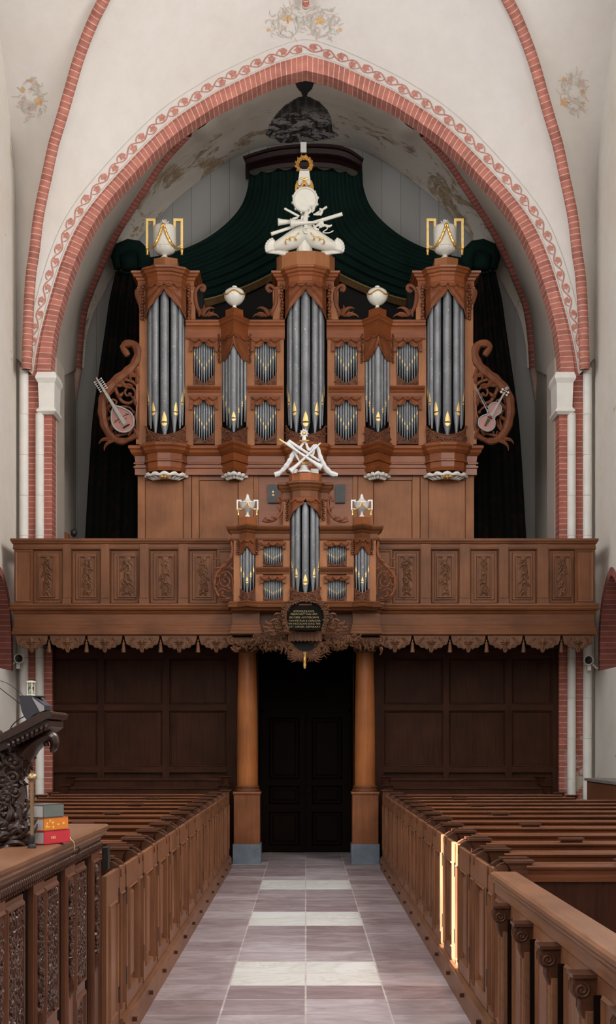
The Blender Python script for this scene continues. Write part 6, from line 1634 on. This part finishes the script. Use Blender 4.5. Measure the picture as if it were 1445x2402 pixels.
# ---- gilt lettering on the cartouche
def lettering(lines,Y,parent,mat):
    for txt,px0,px1,py,h in lines:
        cu=bpy.data.curves.new('lettering','FONT'); cu.body=txt; cu.size=1; cu.extrude=.03; cu.align_x='CENTER'
        tmp=bpy.data.objects.new('lettering_source',cu); COL.objects.link(tmp); bpy.context.view_layer.update()
        me=bpy.data.meshes.new_from_object(tmp.evaluated_get(bpy.context.evaluated_depsgraph_get())); bpy.data.objects.remove(tmp)
        xs=[v.co.x for v in me.vertices]; ys=[v.co.y for v in me.vertices]
        sx=(WX(px1,Y)-WX(px0,Y))/(max(xs)-min(xs)); sz=h*Y/F/(max(ys)-min(ys)); cx=(max(xs)+min(xs))/2; y0=min(ys)
        org=ORG[parent.name]
        for v in me.vertices:
            x,y,zz_=v.co; v.co=(WX((px0+px1)/2,Y)+(x-cx)*sx-org[0], Y-zz_*.1-org[1], WZ(py,Y)+(y-y0)*sz-org[2])
        me.materials.append(mat); o=bpy.data.objects.new('lettering',me); COL.objects.link(o); o.parent=parent; ORG[o.name]=org
lettering([('ANTONIUS & KNOL',688,738,1436,4.6),('PREDICANT VAN HAM',682,744,1443,4.8),('EN DERK AMSTERDAMS',679,748,1450.5,4.6),('VAN PETRUS & KERKENR',677,752,1458,4.2),('EN NICOLAAS DAG TER',677,752,1465,4.0),('DIT ORGEL GEMAAKT',678,752,1472,3.8)],YPL+.028,car,plain('dull_gilt_lettering',(.26,.19,.09),.6,.1,.4,30,0))
# ================================================================ GALLERY AND PIER SMALL THINGS
m_=MB(); p=W(173,1250,22.0); m_.ell((p.x,p.y,p.z),.055,.06,.07,10,8); t=thing('lamp','small dark lamp standing behind the gallery rail at the left','lamp',(p.x,22.4,3.95)); obj('head',m_,M['iron'],t,smooth=True)
m_=MB(); m_.tube([(p.x,22.0,3.95),(p.x,22.0,p.z)],.015,8); m_.lathe((p.x,22.0,3.95),[(.1,0),(.1,.02),(.02,.03)],14); obj('stand',m_,M['iron'],t)
t=thing('music_stand','reddish wooden desk edge showing above the left gallery rail','desk',(WX(150,22.85),22.85,3.95)); m_=MB(); m_.prism([(WX(142,22.85),WZ(1266,22.85)),(WX(164,22.85),WZ(1266,22.85)),(WX(160,22.85),WZ(1252,22.85)),(WX(143,22.85),WZ(1243,22.85))],22.75,22.95); obj('desk',m_,M['oak'],t); m_=MB(); m_.box(WX(142,22.85),WX(146,22.85),22.8,22.9,3.95,WZ(1262,22.85)); m_.box(WX(159,22.85),WX(163,22.85),22.8,22.9,3.95,WZ(1262,22.85)); obj('legs',m_,M['oak'],t)
def spot(px,py,s,label):
    Y=21.25; p=W(px,py,Y); t=thing('wall_spotlight',label,'lamp',p)
    m_=MB(); m_.M=Matrix.Translation(p)@Matrix.Rotation(-s*.5,4,'Z')@Matrix.Rotation(PI/2,4,'X'); m_.lathe((0,0,0),[(.05,-.08),(.075,-.05),(.08,.06),(.07,.06),(.065,.02)],18); obj('head',m_,M['stone_white'],t,smooth=True)
    m_=MB(); m_.M=Matrix.Translation(p)@Matrix.Rotation(-s*.5,4,'Z')@Matrix.Rotation(PI/2,4,'X'); m_.lathe((0,0,.045),[(.06,0),(.03,.01)],16); obj('lens',m_,M['iron'],t,smooth=True)
    m_=MB(); m_.box(p.x-.03,p.x+.03,Y+.02,Y+.08,p.z-.16,p.z-.06); m_.tube([p,p+Vector((s*.12,.05,-.12)),p+Vector((s*.25,.08,-.12))],.018,7); obj('bracket',m_,M['stone_white'],t)
spot(1383,1549,1,'white round spotlight on the right wall just under the gallery end')
spot(42,1545,-1,'white spotlight on the left wall just under the gallery end')
# ================================================================ CARVED DESK ON THE LEFT
XD=-1.205
dk=thing('carved_desk','dark oak desk with carved panels and a heavy moulded top on the left','desk',(-1.6,6.4,0))
def toY(m_):  # local x->world y, local -y -> world +x
    m_.M=Matrix(((0,-1,0,XD),(1,0,0,0),(0,0,1,0),(0,0,0,1))); return m_
YE=7.74
mb=MB(); mb.box(XD-.10,XD-.05,3.4,YE,0,1.36); mb.box(-2.9,XD-.05,YE-.05,YE,0,1.36); obj('body',mb,M['boxcarve'],dk)
mb=MB(); plan=[(-2.9,YE+.02),(XD,YE+.02),(XD,3.4)]
plan=[(XD,3.4),(XD,YE+.02),(-2.9,YE+.02)]
mb.sweep(plan,[(-.17,1.45),(.03,1.45),(.045,1.44),(.045,1.425),(.03,1.41),(.035,1.40),(.02,1.385),(.005,1.375),(.0,1.36),(-.17,1.36)]); obj('top_rail',mb,M['pew_y'],dk)
mb=toY(MB()); rnd=random.Random(2)
mb.box(3.4,YE,-.002,.02,1.305,1.36)
yy=3.42
while yy<YE:
    mb.ell((yy,-.008,1.335),.014,.012,.018,6,5); mb.leaf((yy+.02,1.352),-PI/2,.045,.012,-.004,.014,0); mb.ell((yy+.02,-.008,1.308),.008,.008,.008,5,4); yy+=.042
obj('carved_frieze',mb,M['boxcarve'],dk,smooth=True)
PST=[(7.44,7.73),(6.62,6.90),(5.85,6.09),(5.02,5.30),(4.2,4.48)]
PNL=[(6.92,7.27),(6.11,6.46),(5.32,5.68),(4.5,4.86)]
def carve_field(m_,x0,x1,z0,z1,seed,step=.055,sz=.05,yb=0.0):
    rnd=random.Random(seed); z=z0+step/2
    while z<z1:
        x=x0+step/2
        while x<x1:
            a=rnd.uniform(0,6.28); m_.spiral((x+rnd.uniform(-.01,.01),z+rnd.uniform(-.01,.01)),sz*.62,rnd.uniform(.8,1.3),a,rnd.choice((-1,1)),.0085,yb-.008,5,11)
            for q in range(2): m_.leaf((x,z),rnd.uniform(0,6.28),sz*rnd.uniform(.9,1.3),sz*.26,yb,.016,rnd.uniform(-.6,.6))
            if rnd.random()<.35: m_.ell((x+rnd.uniform(-.02,.02),yb-.012,z),.012,.012,.012,6,5)
            x+=step
        z+=step
for k,(a,b) in enumerate(PST):
    m_=toY(MB()); m_.box(a,b,-.0,.06,0,1.30); m_.rings(a+.02,b-.02,.1,1.26,[(0,-.001),(.012,-.012),(.02,.004)]); p=obj('post',m_,M['desk'],dk)
    m_=toY(MB()); carve_field(m_,(a+b)/2-.05,(a+b)/2+.05,.72,1.20,k,.05,.045); m_.leaf(((a+b)/2,.73),-PI/2,.12,.03,0,.02,0); obj('carving',m_,M['boxcarve'],p,smooth=True)
for k,(a,b) in enumerate(PNL):
    m_=toY(MB()); m_.box(a,b,.01,.06,0,1.28); m_.rings(a+.01,b-.01,.62,1.26,[(0,.009),(.012,-.004),(.022,-.004),(.03,.03)]); m_.rings(a+.01,b-.01,.08,.58,[(0,.009),(.012,-.004),(.022,-.004),(.03,.03)]); p=obj('panel',m_,M['desk'],dk)
    m_=toY(MB()); carve_field(m_,a+.05,b-.05,.67,1.21,50+k,.05,.062,.012); obj('carving',m_,M['boxcarve'],p,smooth=True)
    m_=toY(MB()); carve_field(m_,a+.10,b-.10,.14,.52,80+k,.055,.05,.022); obj('carving',m_,M['boxcarve'],p,smooth=True)
for a in (7.28,6.47,5.69,4.87): 
    m_=toY(MB()); m_.box(a+.005,a+.145,.05,.09,0,1.30); m_.tube([(a+.05,.03,.0),(a+.05,.03,1.3)],.02,8); m_.tube([(a+.11,.03,.0),(a+.11,.03,1.3)],.016,8); obj('fluted_strip',m_,M['door'],dk)
# plain door between the desk and the first pew
t=thing('aisle_door','plain oak pew door between the carved desk and the left block','door',(-XP,8.0,0))
t.location=(-XP,8.0,0); ORG[t.name]=Vector((-XP,8.0,0))
m_=MB(); m_.box(-XP-.03,-XP,7.76,8.28,.02,1.14)
m_.M=Matrix(((0,-1,0,-XP),(1,0,0,0),(0,0,1,0),(0,0,0,1))); m_.rings(7.86,8.18,.25,.96,[(0,-.001),(.012,-.012),(.03,.014),(.06,.014),(.075,.004)]); obj('leaf',m_,M['pew'],t)
for z_ in (.3,.92): m_=MB(); m_.box(-XP-.002,-XP+.006,8.265,8.29,z_,z_+.1); obj('hinge',m_,M['iron'],t)
# ---- lectern on the desk
YL2=6.25; lc=thing('lectern','near-black carved lectern with a curling scroll end standing on the desk','lectern',(WX(30,YL2),YL2,1.45))
lz=wz(YL2); LX=lambda px: WX(px,YL2)
def poly(pts): return [(LX(a),lz(b)) for a,b in pts][::-1]
m_=MB(); rng=random.Random(11)
spine=resample([Vector((LX(0),YL2,lz(1995))),Vector((LX(14),YL2,lz(1960))),Vector((LX(12),YL2,lz(1890))),Vector((LX(12),YL2,lz(1830))),Vector((LX(30),YL2,lz(1785))),Vector((LX(42),YL2,lz(1745)))],30)
m_.tube(spine,[.15,.135,.12,.115,.11,.11,.105,.10,.10,.105,.105,.10,.095,.09,.09,.095,.095,.09,.085,.085,.085,.085,.085,.09,.09,.09,.09,.09,.09,.09,.085],14)
m_.lathe((LX(-5),YL2,1.45),[(.15,0),(.15,.02),(.14,.03),(.13,.05),(.12,.10)],16,flute=(8,.06))
for i in range(260):
    ki=rng.randrange(0,31); sp=spine[ki]; a=rng.uniform(-PI*.95,.15); r=lerp(.125,.085,min(1,ki/14))+rng.uniform(-.02,.012); c=sp+Vector((r*math.cos(a),r*math.sin(a),rng.uniform(-.03,.03))); th=rng.uniform(0,6.28)
    d=Vector((math.cos(th)*.4,-.1,math.sin(th))); e=Vector((math.cos(th+1.2),-.2,math.sin(th+1.2)*.6))
    m_.tube([c-d*.04,c,c+d*.035+e*.01,c+d*.045+e*.025],[.004,.012,.010,.003],6)
for i in range(26):
    sp=spine[rng.randrange(1,28)]; m_.spiral((sp.x+rng.uniform(.0,.09),sp.z+rng.uniform(-.03,.03)),.032,1.3,rng.uniform(0,6),rng.choice((-1,1)),.010,YL2-.11,6,14)
for i in range(90):
    x=LX(rng.uniform(-20,74)); zz=1.455+rng.uniform(0,.10); m_.stroke((x,zz),rng.uniform(-.5,PI+.5),rng.uniform(.06,.11),.016,YL2-.15+rng.uniform(0,.08),rng.uniform(1,2.5)*rng.choice((-1,1)))
m_.tube([(LX(52),YL2-.1,1.46),(LX(60),YL2-.1,1.50),(LX(52),YL2-.1,1.60),(LX(58),YL2-.08,1.72)],[.05,.045,.03,.02],8)
obj('carved_stem',m_,M['lectern'],lc,smooth=True)
m_=MB(); 
for (y0,y1,pts) in ((YL2-.20,YL2+.22,[(-40,1752),(0,1736),(62,1702),(112,1674),(134,1670),(141,1675),(139,1684),(124,1690),(90,1708),(50,1728),(0,1752),(-40,1766)]),
                    (YL2-.17,YL2+.2,[(-40,1764),(0,1750),(50,1728),(90,1708),(124,1690),(131,1692),(131,1705),(118,1716),(90,1730),(50,1748),(0,1770),(-40,1785)])):
    m_.prism(poly(pts),y0,y1)
m_.tube([(LX(134),YL2-.19,lz(1677)),(LX(134),YL2+.2,lz(1677))],.014,8)
for i in range(9):
    t_=i/8; m_.tube([(LX(lerp(40,128,t_)),YL2-.175,lz(lerp(1740,1698,t_))),(LX(lerp(42,126,t_)),YL2-.185,lz(lerp(1748,1706,t_))),(LX(lerp(42,124,t_)),YL2-.175,lz(lerp(1754,1712,t_)))],.009,5)
obj('book_board',m_,M['lectern'],lc,smooth=True)
m_=MB(); P_=resample([Vector((LX(a),YL2-.05,lz(b))) for a,b in ((62,1772),(78,1752),(95,1738),(115,1727),(128,1729),(133,1742),(130,1756),(124,1758))],30)
m_.tube(P_,[.05-.034*(i/30) for i in range(31)],10,flat=1.8)
P_=resample([Vector((LX(a),YL2-.06,lz(b))) for a,b in ((92,1748),(104,1742),(114,1744),(116,1750))],12); m_.tube(P_,.012,7); obj('scroll_end',m_,M['lectern'],lc,smooth=True)
# things on the lectern
m_=MB(); hd=[(55,1640),(62,1634),(80,1632),(96,1640),(113,1655),(113,1666),(103,1671),(90,1676),(73,1691),(66,1682),(60,1668)]; m_.prism(poly(hd),YL2-.09,YL2+.08)
t=thing('reading_lamp','dark hooded reading lamp on top of the lectern','lamp',(LX(80),YL2,lz(1690))); obj('hood',m_,plain('dark_blue_grey_hood',(.022,.022,.034),.45,0,.2,8,0),t)
m_=MB(); m_.box(LX(84),LX(112),YL2-.095,YL2-.088,lz(1668),lz(1652)); m_.M=None; m_=MB(); m_.prism(poly([(84,1637),(112,1657),(113,1668),(103,1671)]),YL2-.094,YL2-.088); obj('side_plate',m_,plain('grey_plate',(.30,.28,.31),.4,.2,.1,8,0),t,label='lighter grey side plate')
t=thing('hourglass','small white and green hourglass on a thin plate above the lectern','hourglass',(LX(73),YL2,lz(1636)))
m_=MB(); m_.lathe((LX(75),YL2,lz(1636)),[(.064,0),(.064,.006),(.01,.008)],20,sy=1.3); obj('plate',m_,M['iron'],t,smooth=True)
m_=MB(); zz0=lz(1634); m_.lathe((LX(73),YL2,zz0),[(.022,0),(.022,.006),(.014,.009)],14); m_.lathe((LX(73),YL2,zz0+.062),[(.016,0),(.022,.004),(.022,.010),(.008,.013)],14)
for k in range(4): a=k*PI/2+.4; m_.tube([(LX(73)+.017*math.cos(a),YL2+.017*math.sin(a),zz0),(LX(73)+.017*math.cos(a),YL2+.017*math.sin(a),zz0+.066)],.0028,6)
obj('frame',m_,M['white'],t,smooth=True)
def glassmat():
    m,nt,N,L,b=newmat('greenish_glass'); b.inputs['Base Color'].default_value=(.6,.8,.62,1); b.inputs['Transmission Weight'].default_value=.8; b.inputs['Roughness'].default_value=.1; return m
m_=MB(); m_.lathe((LX(73),YL2,zz0),[(.010,.008),(.014,.02),(.010,.03),(.003,.036),(.010,.043),(.014,.052),(.010,.062)],14); obj('glass_bulbs',m_,glassmat(),t,smooth=True)
# brass rod beside the books
xr_=LX(75); t=thing('brass_rod','slim brass rod with a round knob standing beside the books','rod',(xr_,6.0,1.45))
X6=WX(75,6.0); m_=MB(); m_.tube([(X6,6.0,1.45),(X6,6.0,WZ(1826,6.0))],.0085,10); obj('rod',m_,M['brass'],t,smooth=True)
m_=MB(); m_.lathe((X6,6.0,WZ(1835,6.0)),[(.008,0),(.012,.008),(.024,.018),(.024,.026),(.018,.036),(.010,.042),(.004,.046)],16); obj('knob',m_,M['brass'],t,smooth=True)
m_=MB(); m_.lathe((X6,6.0,1.45),[(.02,0),(.02,.01),(.012,.02),(.014,.05),(.009,.06)],12); obj('foot',m_,M['iron'],t,smooth=True)
# three books
bc=Vector((WX(104,6.18),6.18,0)); R_=Matrix.Rotation(math.radians(-28),4,'Z')
pages=plain('book_pages',(.62,.60,.60),.8,0,.05,30,0)
def book(z0,h,col,label,dx,ln,w_=.105):
    t=thing('book',label,'book',(bc.x,bc.y,z0),'thick books stacked on the desk'); m=plain('book_cover_%s'%label.split()[0],col,.4,0,.1,12,0)
    Mx=Matrix.Translation((bc.x+dx,bc.y,0))@R_
    m_=MB(); m_.M=Mx; m_.box(-w_,0,0,ln,z0,z0+.004); m_.box(-w_,0,0,ln,z0+h-.004,z0+h); m_.box(-.004,.0,0,ln,z0,z0+h); obj('cover',m_,m,t)
    m_=MB(); m_.M=Mx; m_.box(-w_+.004,-.005,.004,ln-.004,z0+.004,z0+h-.004); obj('pages',m_,pages,t)
    return t,Mx
t,Mx=book(1.452,.062,(.55,.03,.05),'red thick book at the bottom of the stack on the desk',0,.19)
m_=MB(); m_.M=Mx
for k in range(3): m_.box(0,.0006,.05+k*.012,.058+k*.012,1.475,1.488)
obj('gilt_mark',m_,M['goldp'],t)
t,Mx=book(1.515,.060,(.70,.20,.03),'orange and yellow thick book in the middle of the stack',-.002,.18)
m_=MB(); m_.M=Mx; rnd=random.Random(8)
for k in range(10): y=rnd.uniform(.01,.15); zz_=rnd.uniform(1.52,1.56); m_.box(0,.0007,y,y+rnd.uniform(.006,.02),zz_,zz_+rnd.uniform(.004,.012))
obj('cover_print',m_,plain('yellow_print',(.85,.60,.08),.5),t)
t,Mx=book(1.576,.062,(.13,.15,.14),'grey-green thick book on top of the stack',-.004,.15)
m_=MB(); P_=[Vector((-1.168,6.55,1.46)),Vector((-1.16,6.53,1.452)),Vector((-1.14,6.5,1.44)),Vector((-1.135,6.5,1.40))]; m_.tube(P_,.002,5); tag(obj('bookmark_ribbon',m_,M['goldp']),'thin pale bookmark ribbon hanging over the desk edge','ribbon')
# cables
def cable(pts,r,label,n_=30):
    m_=MB(); m_.tube(resample([Vector(p) for p in pts],n_),r,6); return tag(obj('cable',m_,M['iron'],smooth=True),label,'cable')
cable([pt(-20,1598,6.3),pt(10,1622,6.3),pt(40,1645,6.3),pt(60,1660,6.3)],.0022,'thin dark cable sloping from the left edge to the reading lamp')
cable([pt(-20,1592,6.35),pt(15,1602,6.35),pt(45,1622,6.35),pt(60,1640,6.35)],.0015,'thinner grey cable above the other at the left edge')
cable([pt(-10,1748,6.2),pt(15,1725,6.2),pt(30,1700,6.2),pt(50,1684,6.2),pt(70,1678,6.2)],.0028,'dark cable curving up behind the lectern to the lamp')
Yk=6.85; cable([W(183,1966,Yk),W(170,1985,Yk),W(168,2000,Yk),W(182,2002,Yk),W(186,1990,Yk),W(176,1984,Yk),W(167,1998,Yk),W(165,2015,Yk),W(172,2020,Yk)],.003,'looped black cable hanging on the edge of the desk')

m_=MB(); m_.box(-1.20,-1.165,7.78,7.86,1.18,1.31); tag(obj('junction_box',m_,M['iron']),'small black box fixed at the far end of the carved desk','box')
